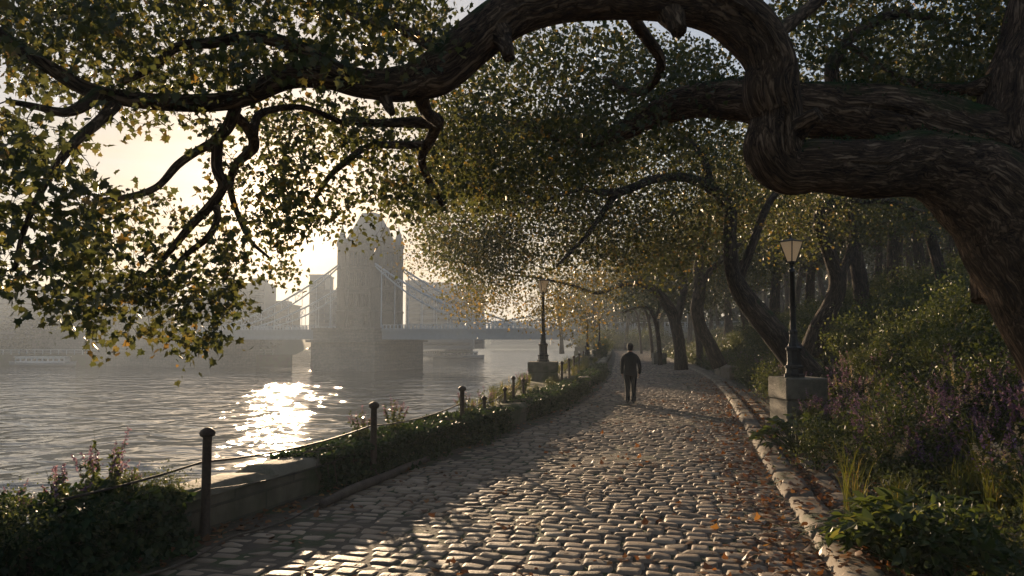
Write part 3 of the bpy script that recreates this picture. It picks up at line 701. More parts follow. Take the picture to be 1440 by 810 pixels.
for face in 'fr':
    for u in (-2.1, 0, 2.1): window(face, u, 16.3, 19.4, 1.2)
    for u in (-1.7, 1.7): window(face, u, 21.6, 24.9, 2.0)
    if face == 'f':
        for u in (-2.2, 0, 2.2): window(face, u, 10.8, 13.6, .9)
        for u in (-2.2, 2.2): window(face, u, 6, 8, .9)
    else:
        for u in (-2.2, 0, 2.2): window(face, u, 12.2, 14.2, .8)
for sx in (-1, 1):
    for sy in (-1, 1):
        mb = MB(); o = (sx*W_, sy*W_, 0)
        mb.lathe([(1.35, 4.4), (1.35, 9), (1.55, 9.1), (1.55, 9.5), (1.3, 9.6), (1.3, 15.2), (1.5, 15.3), (1.5, 15.7), (1.3, 15.8), (1.3, 20.4), (1.5, 20.5), (1.5, 20.9), (1.3, 21), (1.3, 26.6), (1.6, 26.9), (1.6, 27.6), (1.35, 27.7)], 8, o, rot=R_(22.5))
        t_ = mb.build('turret', 'tower', tower, smooth=False)
        mb = MB(); mb.lathe([(1.5, 27.7), (1.1, 28.9), (.12, 32.3), (.2, 32.4), (.08, 32.7), (.02, 33.5)], 8, o, rot=R_(22.5)); mb.build('spire', 'slate', t_, smooth=False)
mb = MB(); r2 = math.sqrt(2); mb.lathe([(W_*r2*.97, 27.2), (W_*r2*.8, 29.5), (1.8*r2, 36), (.02, 36.2)], 4, (0, 0, 0), rot=R_(45)); mb.build('roof', 'slate', tower, smooth=False)
for face, rot in (('f', 0), ('r', math.pi/2)):   # gabled dormers
    mb = MB(); P = np.array([(-2, -W_-.1, 27.2), (2, -W_-.1, 27.2), (2, -W_-.1, 29), (0, -W_-.1, 32), (-2, -W_-.1, 29), (-2, -W_+2.5, 27.2), (2, -W_+2.5, 27.2), (2, -W_+2.5, 29), (0, -W_+3, 32), (-2, -W_+2.5, 29)])
    c, s_ = math.cos(rot), math.sin(rot); P = P @ np.array([[c, s_, 0], [-s_, c, 0], [0, 0, 1]])
    mb.add(P, [[1, 6, 7, 2], [2, 7, 8, 3], [3, 8, 9, 4], [4, 9, 5, 0]]); mb.L.append(np.arange(5)); mb.S.append(np.array([5])); mb.build('gable', 'tower', tower, smooth=False)

# ------------------------------------------------------------------ far banks, buildings, boats
mb = MB()
xs = np.linspace(-900, -66, 60); V = []
for x in xs: V.append([(x, 236+.05*(x+66)*-1*.2, WATER-1), (x, 236-.01*(x+66), -2.6), (x, 240-.01*(x+66), -2.5), (x, 262, 0+1.5*fbm(x, 0, .02)), (x, 330, 5), (x, 700, 9)])
n = 6; i = np.arange(len(xs)-1)[:, None]*n; j = np.arange(n-1)[None]; mb.add(np.array(V).reshape(-1, 3), np.stack([i+j, i+j+1, i+n+j+1, i+n+j], -1).reshape(-1, 4)); struct(mb, 'far_bank', 'soil')
mb = MB(); xs = np.linspace(-300, 700, 60); V = []
for x in xs:
    y0 = 760-.25*(x+100) if x < 100 else max(250, 710-1.2*(x-100))
    V.append([(x, y0, WATER-1), (x, y0+1, -3), (x, y0+60, 4+5*fbm(x, 3, .01)), (x, y0+250, 12+10*fbm(x, 9, .008)), (x, y0+600, 16)])
n = 5; i = np.arange(len(xs)-1)[:, None]*n; j = np.arange(n-1)[None]; mb.add(np.array(V).reshape(-1, 3), np.stack([i+j, i+j+1, i+n+j+1, i+n+j], -1).reshape(-1, 4)); struct(mb, 'distant_bank', 'soil')

def building(px0, px1, pytop, Y, mat, label, floors=8, bays=6, cap=0, z0=-2, name='office_block', depth=14, stepped=None):
    xa = at(px0, HOR, Y)[0]; xb = at(px1, HOR, Y)[0]; zt = at(px0, pytop, Y)[2]; w = xb-xa
    root = empty(name, ((xa+xb)/2, Y, z0)); tag(root, label, 'building')
    h = zt-z0
    mb = MB(); mb.box(-w/2, w/2, 0, depth, 0, h); b_ = mb.build('wall', mat, root, smooth=False)
    mb = MB(); mb.box(-w/2-.3, w/2+.3, -.3, depth+.3, h, h+.6)
    if cap: mb.box(-w/4, w/4, depth*.25, depth*.75, h+.6, h+.6+cap)
    mb.build('roof', 'bld2', root, smooth=False)
    for f in range(floors):
        z = h*(.06+.9*f/floors); mb = MB(); hh = h*.9/floors*.5
        mb.box(-w/2+w*.04, w/2-w*.04, -.08, .1, z+hh*.3, z+hh*1.15)
        mb.build('window_strip', 'pane', root, smooth=False)
    return root
building(434, 456, 388, 300, 'bld2', 'slim pale tower block left of the bridge tower, upper part above the chain', 12, 4)
building(455, 480, 410, 280, 'bld', 'pale block just left of the bridge tower, lower than the slim one beside it', 9, 5)
building(570, 595, 396, 330, 'bld2', 'hazy block immediately right of the bridge tower', 11, 4)
building(600, 634, 399, 360, 'bld2', 'wide flat topped block second to the right of the bridge tower', 11, 6)
building(592, 665, 417, 320, 'bld', 'broad low block in front of the flat topped tower, behind the right chain', 8, 12)
building(634, 680, 402, 350, 'bld3', 'hazy block behind the lower end of the right chain', 10, 7)
building(340, 371, 400, 290, 'bld', 'pale block beyond the left chain, above the dark wooded bank', 10, 5, 2)
building(372, 408, 430, 300, 'bld3', 'low brown roofed building at the left end of the chain', 5, 6, 1.5)
building(110, 165, 402, 262, 'bld', 'pale mid rise block on the far left bank behind the leaves', 12, 8, 2)
building(160, 216, 395, 268, 'bld3', 'brown block right of the pale mid rise on the far left bank', 9, 8)
building(266, 335, 408, 280, 'bld', 'wide pale block on the far left bank nearest the bridge', 9, 9, 2)
building(-20, 60, 405, 285, 'bld2', 'grey block at the far left edge behind the hanging leaves', 11, 10)
building(62, 108, 415, 300, 'bld', 'narrow pale block near the left edge behind the leaves', 9, 6)
building(690, 760, 452, 620, 'bld2', 'low distant block on the skyline right of the bridge chain', 4, 8)
building(560, 640, 458, 640, 'bld', 'low distant block seen beneath and beyond the bridge deck', 4, 9)
building(775, 830, 455, 600, 'bld3', 'low distant block behind the golden leaves over the left lamp', 4, 8)
def boat(px, py, Y, ln, label, decks=2, rz=0):
    q = at(px, py, Y); root = empty('river_boat', (q[0], Y, WATER), rz); tag(root, label, 'boat')
    n = 14; mb = MB(); V = []
    for k in range(n+1):
        t = k/n*2-1; w = ln*.11*(1-abs(t)**3.5); sh = .25*abs(t)**2*2
        V.append([(t*ln/2, -w, 1.2+sh), (t*ln/2*.96, -w*.7, -.3), (t*ln/2*.96, w*.7, -.3), (t*ln/2, w, 1.2+sh)])
    i = np.arange(n)[:, None]*4; j = np.arange(3)[None]; mb.add(np.array(V).reshape(-1, 3), np.stack([i+j, i+j+1, i+4+j+1, i+4+j], -1).reshape(-1, 4))
    i = np.arange(n)*4; mb.L.append(np.stack([i, i+4, i+7, i+3], -1).ravel()); mb.S.append(np.full(n, 4)); mb.build('hull', 'hull', root)
    for d_ in range(decks):
        mb = MB(); a = ln*(.36-.09*d_); z = 1.15+1.9*d_; mb.box(-a, a, -ln*.075, ln*.075, z, z+1.7); c = mb.build('cabin', 'white', root, smooth=False)
        for k in range(9):
            x = -a+2*a*(k+.5)/9; mb = MB(); mb.box(x-a*.075, x+a*.075, -ln*.075-.06, ln*.075+.06, z+.6, z+1.3); mb.build('window', 'pane', c, smooth=False)
        mb = MB(); mb.box(-a-.4, a+.4, -ln*.085, ln*.085, z+1.7, z+1.85); mb.build('roof', 'white', c, smooth=False)
    return root
boat(645, 490, 330, 22, 'white double deck river boat moored beyond the bridge pier', 2, .1)
boat(610, 492, 370, 14, 'small white launch just right of the bridge pier, under the deck', 1, -.1)
boat(300, 512, 228, 9, 'small pale launch near the far bank left of the bridge', 1, .2)
boat(60, 510, 231, 20, 'long low boat moored at the far left quay', 1, 0)
# quay railing
q0 = at(0, HOR, 237); r_ = empty('quay_railing', (-120, 237.5, -2.5)); tag(r_, 'pale railing along the far left quay above the waterline', 'railing')
mb = MB()
for x in np.arange(-190, -72, 2.4): mb.box(x+120-.09, x+120+.09, -.09, .09, 0, 1.3)
mb.build('baluster_row', 'steel', r_, smooth=False); mb = MB(); mb.box(-70, 48, -.1, .1, 1.3, 1.5); mb.box(-70, 48, -.06, .06, .65, .75); mb.build('rail', 'steel', r_, smooth=False)
# ------------------------------------------------------------------ trees
class Skel:
    def __init__(s): s.P = []; s.R = []; s.D = []
    def limb(s, P, R):
        P = np.asarray(P); d = unit(np.gradient(P, axis=0)); s.P += list(P); s.R += list(R); s.D += list(d)
def grow(sk, A, mb, g, rmax=.03, droop=.12, kmin=4, step=.22, n=5, rtip=.0025, wig=.12):
    """joins every clump centre to the nearest wood with a curved twig"""
    P = np.array(sk.P); R = np.array(sk.R); D = np.array(sk.D)
    cap_ = len(P)+len(A)*14; PP = np.zeros((cap_, 3)); RR = np.zeros(cap_); DD = np.zeros((cap_, 3)); m_ = len(P); PP[:m_] = P; RR[:m_] = R; DD[:m_] = D
    d0 = np.array([np.min(((P-a)**2).sum(1)) for a in A]); order = np.argsort(d0); tips = []
    for q in order:
        a = A[q]; v = a-PP[:m_]; ds = np.sqrt((v**2).sum(1)); al = (v*DD[:m_]).sum(1)/(ds+1e-6)
        k = int(np.argmin(ds*(1.35-.35*al))); p = PP[k]; ln = ds[k]
        if ln < .05: tips.append((a, DD[k], ln)); continue
        r0 = min(RR[k]*.7, rmax, .004+.009*ln); c1 = p+(DD[k]*.45+v[k]/ln*.25)*ln*.5; c2 = a+np.array([0, 0, droop*ln])+g.normal(size=3)*ln*wig
        ns = int(np.clip(ln/step, 3, 12)); t = np.linspace(0, 1, ns+1)[:, None]
        Q = (1-t)**3*p+3*(1-t)**2*t*c1+3*(1-t)*t*t*c2+t**3*a
        Q[1:-1] += g.normal(size=(ns-1, 3))*ln*.018
        r = np.linspace(r0, max(rtip, r0*.25), ns+1); mb.tube(Q, r, n, caps=False)
        dq = unit(np.gradient(Q, axis=0)); e = min(ns, cap_-m_); PP[m_:m_+e] = Q[1:1+e]; RR[m_:m_+e] = r[1:1+e]; DD[m_:m_+e] = dq[1:1+e]; m_ += e
        tips.append((a, dq[-1], ln))
    return PP[:m_], tips
def foliage(mb, A, per, spread, size, tmpl, g, down=.7, up=.5, rbias=0, flat=.7):
    n = len(A)*per; C = np.repeat(A, per, axis=0); off = g.normal(size=(n, 3))*spread*np.array([1, 1, flat]); off[:, 2] -= spread*.25
    cb = np.repeat(g.normal(0, .12, len(A)), per)
    rv = np.clip(g.beta(1.3, 2.2, n)+rbias+cb, 0, 1)
    leaves(mb, C+off, size, tmpl, down, up, g, rnd=rv)
RS = [1.0]
def path(*pts):
    """(px, py, Y, radius_px) -> world points and radii"""
    P = np.array([at(a, b, c) for a, b, c, _ in pts]); r = np.array([d*c/F for _, _, c, d in pts])*RS[0]; return P, r
def limb(sk, mb, pts, n=10, sub=6, lump=.12, seed=0, bscale=1):
    P, r = path(*pts); Q, q = cat(P, r, sub); sk.limb(Q, q); mb.tube(Q, q, n, lump=lump, seed=seed, bscale=bscale); return Q, q

g = np.random.default_rng(21)
# ---- the great leaning tree on the right
GT = empty('plane_tree', (7.6, 8.4, 1.4)); tag(GT, 'huge old plane tree whose twisted limb arches over the whole path from the right', 'tree')
sk = Skel(); mb = MB(); tw = MB()
sk2 = Skel()
MQ1, Mq1 = limb(sk2, mb, [(1830, 1060, 8.0, 150), (1700, 800, 8.1, 120), (1600, 612, 8.15, 102), (1514, 450, 8.2, 92), (1450, 345, 8.2, 86), (1385, 272, 8.2, 70), (1300, 232, 8.2, 48), (1225, 238, 8.1, 42), (1150, 233, 8.0, 38), (1108, 236, 8, 38), (1088, 212, 7.97, 42), (1092, 165, 7.95, 36), (1084, 130, 7.9, 40), (1082, 85, 7.85, 36), (1050, 38, 7.8, 40), (1000, 8, 7.75, 37), (930, -6, 7.7, 36), (850, -8, 7.6, 36), (775, 0, 7.5, 35), (715, 22, 7.4, 34), (664, 60, 7.3, 34), (618, 100, 7.2, 33), (570, 117, 7.1, 26), (515, 118, 7.0, 21), (455, 105, 6.9, 20), (400, 109, 6.8, 18), (350, 134, 6.7, 14), (300, 144, 6.6, 13), (215, 143, 6.5, 12), (130, 128, 6.3, 11), (70, 95, 6.2, 10), (5, 52, 6.1, 9), (-70, -10, 6, 8)], 84, 11, .34, 1)
sk.P += sk2.P[130:]; sk.R += sk2.R[130:]; sk.D += sk2.D[130:]
L2 = [(1500, 300, 8.7, 84), (1420, 232, 8.8, 72), (1340, 196, 8.9, 56), (1260, 168, 9.1, 47), (1180, 158, 9.4, 42), (1110, 152, 9.7, 37), (1040, 141, 10.1, 30), (970, 143, 10.6, 24), (905, 168, 11.3, 17), (850, 196, 12.2, 11), (790, 195, 13.2, 8), (720, 170, 14, 6), (650, 165, 14.6, 4)]
MQ2, Mq2 = limb(sk, mb, L2, 66, 10, .32, 2)
limb(sk2, mb, [(1475, 420, 8.6, 95), (1462, 240, 8.7, 92), (1462, 150, 8.8, 80), (1480, 60, 8.9, 68), (1498, -60, 9, 62), (1500, -260, 9.2, 50), (1440, -500, 9.4, 38)], 70, 12, .3, 3)
B = [
 [(470, 100, 6.9, 14), (432, 74, 6.85, 12), (385, 56, 6.8, 10), (345, 52, 6.75, 9), (300, 60, 6.7, 8), (250, 66, 6.6, 7), (215, 95, 6.6, 6), (170, 116, 6.6, 5)],
 [(332, 150, 6.7, 9), (322, 176, 6.75, 9), (304, 198, 6.8, 8), (278, 212, 6.85, 6), (250, 232, 6.9, 6), (222, 262, 6.9, 5), (185, 276, 7, 5), (132, 283, 7.1, 4)],
 [(306, 194, 6.8, 8), (305, 235, 6.9, 8), (313, 262, 7, 7), (297, 288, 7.1, 7), (268, 318, 7.2, 6), (222, 372, 7.2, 4), (175, 410, 7.3, 3)],
 [(300, 284, 7.1, 6), (306, 305, 7.1, 5), (293, 333, 7.1, 5), (258, 362, 7.2, 4), (222, 405, 7.2, 3)],
 [(330, 160, 6.8, 7), (352, 186, 7.2, 8), (356, 208, 7.6, 8), (332, 232, 7.9, 6), (324, 262, 8.1, 5), (334, 300, 8.3, 4), (352, 338, 8.4, 3), (378, 362, 8.5, 2)],
 [(356, 192, 7.2, 7), (362, 164, 7.4, 6), (388, 153, 7.6, 5), (430, 152, 7.8, 4), (480, 172, 8, 4)],
 [(590, 128, 7.1, 12), (600, 158, 7.8, 9), (616, 172, 8.6, 9), (580, 172, 8.9, 8), (530, 173, 9.2, 6), (488, 170, 9.6, 5)],
 [(616, 172, 8.6, 9), (604, 198, 9.2, 8), (593, 224, 9.7, 6), (604, 256, 10.2, 5), (622, 288, 10.6, 4)],
 [(600, 205, 9.3, 7), (560, 204, 9.6, 6), (518, 206, 10, 5), (486, 228, 10.4, 5), (462, 250, 10.7, 4), (440, 285, 11, 3)],
 [(140, 130, 6.3, 10), (118, 148, 6.1, 9), (90, 158, 5.9, 7), (50, 150, 5.7, 5), (10, 142, 5.5, 4)],
 [(165, 145, 6.4, 9), (138, 172, 6.1, 8), (105, 200, 5.8, 7), (68, 250, 5.6, 5), (35, 320, 5.5, 4), (20, 380, 5.5, 3)],
 [(625, 88, 7.2, 10), (600, 60, 7.4, 9), (560, 40, 7.7, 8), (510, 25, 8, 7), (460, -5, 8.2, 6)],
 [(860, -20, 7.6, 12), (900, 40, 9, 9), (930, 90, 10, 7), (900, 130, 11, 6), (850, 110, 12, 4)],
 [(1180, 150, 9.4, 12), (1170, 95, 9.8, 10), (1200, 50, 10.2, 8), (1260, 20, 10.6, 7), (1330, 30, 11, 5)],
 [(1395, 120, 8.8, 16), (1350, 125, 9.2, 9), (1290, 118, 9.8, 7), (1240, 95, 10.4, 5), (1190, 60, 10.8, 4)],
 [(1075, 60, 7.8, 12), (1140, 10, 8.4, 9), (1200, -40, 9, 7)]]
B += [[(1108, 190, 7.9, 22), (1136, 170, 7.65, 13), (1152, 160, 7.55, 11)], [(700, 40, 7.3, 20), (712, 68, 7.1, 11), (716, 82, 7.05, 9)], [(940, 10, 7.7, 24), (955, 44, 7.5, 12)], [(535, 115, 7.1, 20), (545, 146, 7.0, 8), (552, 160, 6.95, 5)]]
for k, b_ in enumerate(B): limb(sk, mb, b_, 9, 6, .16, 10+k, .5)
_trunk = child(mb, 'trunk', 'bark', GT)
A1 = region([(-40,120),(60,160),(120,175),(150,290),(170,400),(140,460),(60,430),(-40,400)], 4.8, 6.8, .08, 1.5, 9, g=g, gap=.22, gs=1.6)
A1b = region([(120,290),(230,270),(320,300),(345,350),(335,430),(322,480),(262,512),(215,470),(140,500),(95,450),(110,350)], 5.6, 8.4, .068, 1.35, 10, g=g, gap=.3, gs=1.5)
A1c = region([(60,150),(250,150),(330,165),(330,200),(250,180),(150,185),(100,190)], 5.8, 7.5, .07, .8, 8, g=g)
A1d = region([(285,210),(345,205),(350,300),(300,300)], 7, 8.5, .065, .8, 9, g=g)
A2 = region([(-60,-60),(620,-60),(640,40),(590,90),(470,95),(380,100),(300,135),(200,140),(60,130),(-60,60)], 5.8, 10, .075, 2.1, 11, g=g, gap=.3, gs=1.3, holes=[[(395,60),(440,20),(450,60)]])
A3 = region([(340,140),(480,135),(600,150),(620,290),(560,300),(545,345),(500,335),(440,320),(395,330),(385,350),(430,395),(380,385),(345,300),(365,240)], 8, 14, .07, 1.3, 13, holes=[[(300,270),(355,270),(375,345),(330,365)],[(470,235),(520,215),(500,260)],[(538,292),(580,288),(590,360),(538,345)]], g=g, gap=.36, gs=.8)
A5 = region([(1080,-60),(1440,-60),(1420,60),(1380,160),(1300,140),(1150,130),(1110,60)], 9, 14, .07, 1.7, 13, g=g, gap=.33)
A4 = region([(600,150),(700,40),(860,35),(1000,70),(1045,130),(1035,175),(900,210),(780,270),(650,295),(590,240)], 10, 17, .07, 1.9, 15, g=g, gap=.32)
fol = MB(); famb = [(A1, 9, .10, .08, T_MAPLE), (A1b, 10, .10, .068, T_MAPLE), (A1c, 8, .12, .07, T_MAPLE), (A1d, 9, .12, .065, T_MAPLE), (A2, 11, .13, .075, T_MAPLE), (A3, 13, .16, .07, T_MID), (A5, 13, .17, .07, T_MID), (A4, 15, .2, .075, T_MID)]
A = np.concatenate([a[0] for a in famb]); print('giant attractors', len(A))
grow(sk, A, tw, g, .03, .1)
child(tw, 'branches', 'bark2', GT)
for a, per, sp, sz, tm in famb: foliage(fol, a, per, sp, sz, tm, g, 1.0, .4)
child(fol, 'crown', 'leaf', GT)
# moss cushions on top of the great limbs
mo = MB(); pts = []
for (Q, q, a, b_, n_) in ((MQ2, Mq2, 20, 80, 2200), (MQ1, Mq1, 50, 100, 900)):
    for _ in range(n_):
        i = int(g.uniform(a, b_)); w = mnoise.noise(Vector((i*.22, 3, 1))); th = g.normal()*.5
        if w < -.05 or i >= len(Q)-1: continue
        d = unit(Q[i+1]-Q[i-1]); up_ = unit(np.array([0, 0, 1.])-d*d[2]); sd_ = np.cross(d, up_); pts.append(Q[i]+d*g.normal()*.05+(up_*math.cos(th)+sd_*math.sin(th))*q[i]*(1.04+.06*g.uniform()))
leaves(mo, np.array(pts), .035, T_OVAL, .3, .8, g); child(mo, 'moss', 'ivy', GT)

# ---- other trees drawn limb by limb
def tree(name_label, base, limbs, crown, leafm='leaf', trunkn=20, size=.09, per=16, spread=.35, tmpl=T_QUAD, lump=.25, seed=0, twr=.03, rb=0, barkm='bark2', group=None, name='plane_tree', rs=.62):
    g = np.random.default_rng(seed+100)
    root = empty(name, base); tag(root, name_label, 'tree', group); sk = Skel(); mb = MB(); tw = MB(); fol = MB()
    RS[0] = rs
    for k, l in enumerate(limbs): limb(sk, mb, l, trunkn if k == 0 else max(8, trunkn//2), 6, lump if k == 0 else lump*.7, seed+k)
    RS[0] = 1.0
    child(mb, 'trunk', barkm, root)
    A = np.concatenate(crown); n = len(A)
    grow(sk, A, tw, g, twr, .1, step=.5, n=4); child(tw, 'branches', barkm, root)
    foliage(fol, A, per, spread, size, tmpl, g, .8, .4, rb); child(fol, 'crown', leafm, root)
    return root
Y = 22
c1 = region([(575,220),(640,180),(760,150),(900,180),(1060,190),(1060,290),(1010,330),(960,380),(900,390),(830,350),(760,380),(700,395),(650,380),(605,350),(590,290)], 20.5, 29, .095, 2.3, 18, g=g, gap=.25, gs=.5)
c1b = region([(1000,200),(1340,270),(1330,310),(1180,330),(1130,380),(1060,330),(1000,320)], 23.5, 32, .09, .8, 16, g=g, gap=.3, gs=.6)
tree('mossy tree with an S shaped trunk leaning left behind the right lamp', (at(1112, 505, Y)[0], Y, 1.2),
 [[(1150, 545, 22, 34), (1108, 492, 22, 28), (1075, 452, 22, 25), (1045, 415, 22, 21), (1030, 380, 22, 16), (1026, 335, 22, 14), (1026, 295, 21.9, 14), (1005, 268, 21.8, 12), (965, 250, 21.6, 10), (920, 252, 21.3, 9), (878, 268, 21, 9), (845, 270, 20.8, 7), (815, 266, 20.4, 5), (770, 280, 20, 4), (720, 285, 19.5, 3)],
  [(1038, 392, 22, 12), (1056, 350, 22, 9), (1072, 305, 22.1, 8), (1092, 270, 22.2, 7), (1130, 230, 22.5, 5)],
  [(868, 270, 21, 8), (848, 298, 20.9, 6), (830, 325, 20.8, 5), (805, 352, 20.6, 4), (782, 375, 20.4, 2.5)],
  [(1000, 262, 21.8, 9), (985, 215, 22, 7), (940, 180, 22, 6), (880, 160, 22, 4)],
  [(770, 280, 20, 4), (700, 262, 19, 4), (640, 270, 18.4, 3), (600, 300, 18, 2)]], [c1, c1b], 'leaf', 22, .095, 17, .42, T_MID, seed=1, rb=.04, rs=.68)
c = region([(700,330),(860,320),(880,372),(850,430),(830,468),(805,452),(760,448),(740,440),(700,430),(640,440),(630,390),(560,370),(600,330)], 27, 40, .10, .95, 16, g=g, gap=.3, gs=.35)
c2 = region([(860,320),(1010,290),(1020,355),(960,368),(900,362),(860,375)], 44, 56, .12, 1.8, 18, g=g)
tree('golden leaved tree with a forked trunk arching left across the far path', (at(956, 512, 44)[0], 44, .3),
 [[(958, 520, 44, 16), (956, 490, 44, 13), (952, 465, 44, 13), (944, 438, 44, 13), (925, 412, 43, 10), (903, 400, 42, 8), (875, 400, 40, 6), (840, 412, 37, 4), (800, 400, 35, 3), (750, 390, 33, 2.5), (690, 385, 31, 2)],
  [(950, 455, 44, 10), (958, 425, 44.5, 9), (962, 395, 45, 8), (950, 360, 45, 6), (930, 330, 45, 5)],
  [(903, 400, 42, 7), (890, 370, 41, 5), (850, 350, 38, 4), (800, 345, 36, 3)]], [c, c2], 'leaf_g', 14, .11, 16, .5, T_QUAD, seed=2, rb=.12)
c = region([(960,280),(1130,280),(1120,370),(1060,400),(990,390)], 36.5, 46, .11, 1.8, 18, g=g)
tree('dark upright tree with a kinked trunk between the S shaped tree and the arching one', (at(1003, 500, 36)[0], 36, 1),
 [[(1012, 515, 36, 15), (1000, 488, 36, 12), (986, 462, 36, 12), (980, 435, 36, 12), (984, 405, 36, 11), (982, 375, 36, 9), (990, 340, 36, 7), (1000, 300, 36, 5)],
  [(984, 400, 36, 8), (1004, 375, 36, 6), (1030, 350, 36, 5), (1060, 330, 36, 3)]], [c], 'leaf', 14, .11, 18, .5, T_QUAD, seed=3, rs=.75)
c = region([(1090,240),(1330,280),(1330,325),(1230,320),(1180,330),(1120,310)], 28, 36, .1, 1.2, 18, g=g, gap=.3, gs=.6)
tree('thick bent tree standing on the bank to the right of the near lamp', (at(1148, 475, 27)[0], 27, 2),
 [[(1140, 500, 27, 22), (1150, 465, 27, 18), (1170, 428, 27, 17), (1178, 395, 27, 16), (1166, 355, 27, 13), (1152, 320, 27, 12), (1160, 292, 27, 12), (1195, 283, 27, 9), (1245, 282, 27, 7), (1300, 300, 27, 5)],
  [(1175, 400, 27, 10), (1192, 365, 27.5, 8), (1200, 325, 28, 6), (1190, 280, 28.5, 5)]], [c], 'leaf', 18, .1, 18, .4, T_MID, seed=4, rs=.75)
# tunnel trees
for k, (px, Y, lr, lab) in enumerate(((925, 60, 1, 'faded tree leaning left, first of the pair closing the far avenue'), (915, 82, .8, 'faint arching tree deep in the avenue haze'), (900, 108, .7, 'faintest arching tree at the very end of the avenue'), (985, 62, 1, 'straight hazy trunk beside the avenue, inland of the leaning one'))):
    s = 60/Y*.62; b = at(px, 500, Y)
    Lb = [(px+6*s, HOR+(1.9)*F/Y+2, Y, 9*s), (px+2*s, 480, Y, 8*s), (px-6*s, 455-8*lr*s, Y, 8*s), (px-20*s, 440-10*s, Y, 6*s), (px-45*s, 432, Y, 4.5*s), (px-80*s, 440, Y, 3*s)] if k < 3 else [(px, 515, Y, 9), (px-2, 480, Y, 8), (px-6, 440, Y, 8), (px+3, 400, Y, 6), (px+8, 350, Y, 4)]
    L2_ = [(px-6*s, 450, Y, 6*s), (px+8*s, 420, Y, 5*s), (px+4*s, 380, Y, 4*s)]
    c = region([(px-90*s, 425), (px-70*s, 370), (px, 330), (px+60*s, 370), (px+55*s, 440), (px-10*s, 425)], Y-6, Y+8, .2, 2.4, 14, g=g)
    tree(lab, (b[0], Y, .2), [Lb, L2_], [c], 'leaf_far', 10, .2, 14, .7, T_QUAD, seed=20+k, lump=.15)
# woodland trees on the hillside: three built, the rest copied
WT = []
def wood_tree(seed, h, lean):
    g = np.random.default_rng(seed); root = empty('woodland_tree'); sk = Skel(); mb = MB(); tw = MB(); fol = MB()
    P = np.array([(0, 0, -.6), (lean*.1, 0, h*.15), (lean*.5, .1, h*.35), (lean*.7, -.1, h*.55), (lean, 0, h*.8), (lean*1.1, .1, h*.97)]); r = np.array([.42, .3, .26, .2, .12, .04])*h/12
    Q, q = cat(P, r, 6); sk.limb(Q, q); mb.tube(Q, q, 12, lump=.2, seed=seed)
    for k in range(7):
        a = g.uniform(0, 6.28); t = g.uniform(.33, .8); i = int(t*len(Q)); ln = h*g.uniform(.25, .4); d = np.array([math.cos(a), math.sin(a), g.uniform(.15, .7)])
        P = [Q[i]+d*ln*s_+np.array([0, 0, .06*ln*math.sin(s_*3)]) for s_ in (0, .3, .65, 1)]; P2, q2 = cat(np.array(P), np.array([.5, .36, .24, .1])*q[i]*1.3, 4); sk.limb(P2, q2); mb.tube(P2, q2, 7, lump=.15, seed=k)
    mb.build('trunk', 'bark2', root)
    A = []
    while len(A) < 260:
        p = g.uniform(-1, 1, 3)
        if (p**2).sum() < 1 and mnoise.noise(Vector(p*2.2+seed)) > -.12: A.append(np.array([lean, 0, h*.72])+p*np.array([h*.42, h*.42, h*.36]))
    A = np.array(A); grow(sk, A, tw, g, .05, .1, step=.8, n=3); tw.build('branches', 'bark2', root)
    foliage(fol, A, 20, .6, .24, T_QUAD, g, .5, .5); fol.build('crown', 'leaf_far', root); return root
for s_, h, l in ((41, 13, .8), (42, 11, -1.2), (43, 15, .3)): WT.append(wood_tree(s_, h, l))
spots = [(790, 150, 0), (815, 190, 1), (850, 205, 2), (885, 190, 0), (915, 180, 1), (945, 170, 2), (975, 160, 0), (1010, 155, 1), (1045, 150, 2), (1080, 150, 0), (1120, 150, 1), (1155, 145, 2), (1190, 140, 0), (1230, 140, 1), (1270, 130, 2), (1310, 130, 0), (1350, 110, 1), (1390, 90, 2), (1420, 110, 0), (905, 150, 2), (865, 175, 1), (835, 140, 2), (1340, 75, 0), (1245, 88, 1), (1180, 92, 2), (1110, 100, 0), (1060, 118, 1), (1300, 62, 1), (1330, 34, 1), (1215, 40, 0), (1262, 44, 2), (1300, 50, 0), (1180, 52, 1), (1345, 60, 2), (1235, 62, 1), (1140, 60, 2), (1090, 58, 0), (1050, 66, 1), (1285, 72, 0), (1200, 78, 2), (1120, 82, 1), (1025, 84, 2), (1320, 90, 1), (970, 100, 0), (1070, 100, 1), (1160, 105, 0), (1250, 105, 2), (1000, 125, 1), (930, 135, 2), (880, 150, 0), (1400, 48, 0), (1440, 70, 2), (1100, 130, 2), (840, 165, 1)]
wl = ['woodland tree on the misty hillside under the great limb', 'slim woodland tree in the haze up the wooded bank']
for k, (px, Y, v) in enumerate(spots):
    o = WT[k] if k < 3 else copy_tree(WT[v]); x = at(px, HOR, Y)[0]; sc = g.uniform(.85, 1.2)
    o.location = (x, Y, ground(x, Y)-.1); o.rotation_euler = (0, 0, g.uniform(0, 6.28)); o.scale = (sc,)*3
    tag(o, 'hazy tree of the woodland filling the hillside beyond the right bank', 'tree', 'woodland trees on the misty hillside')
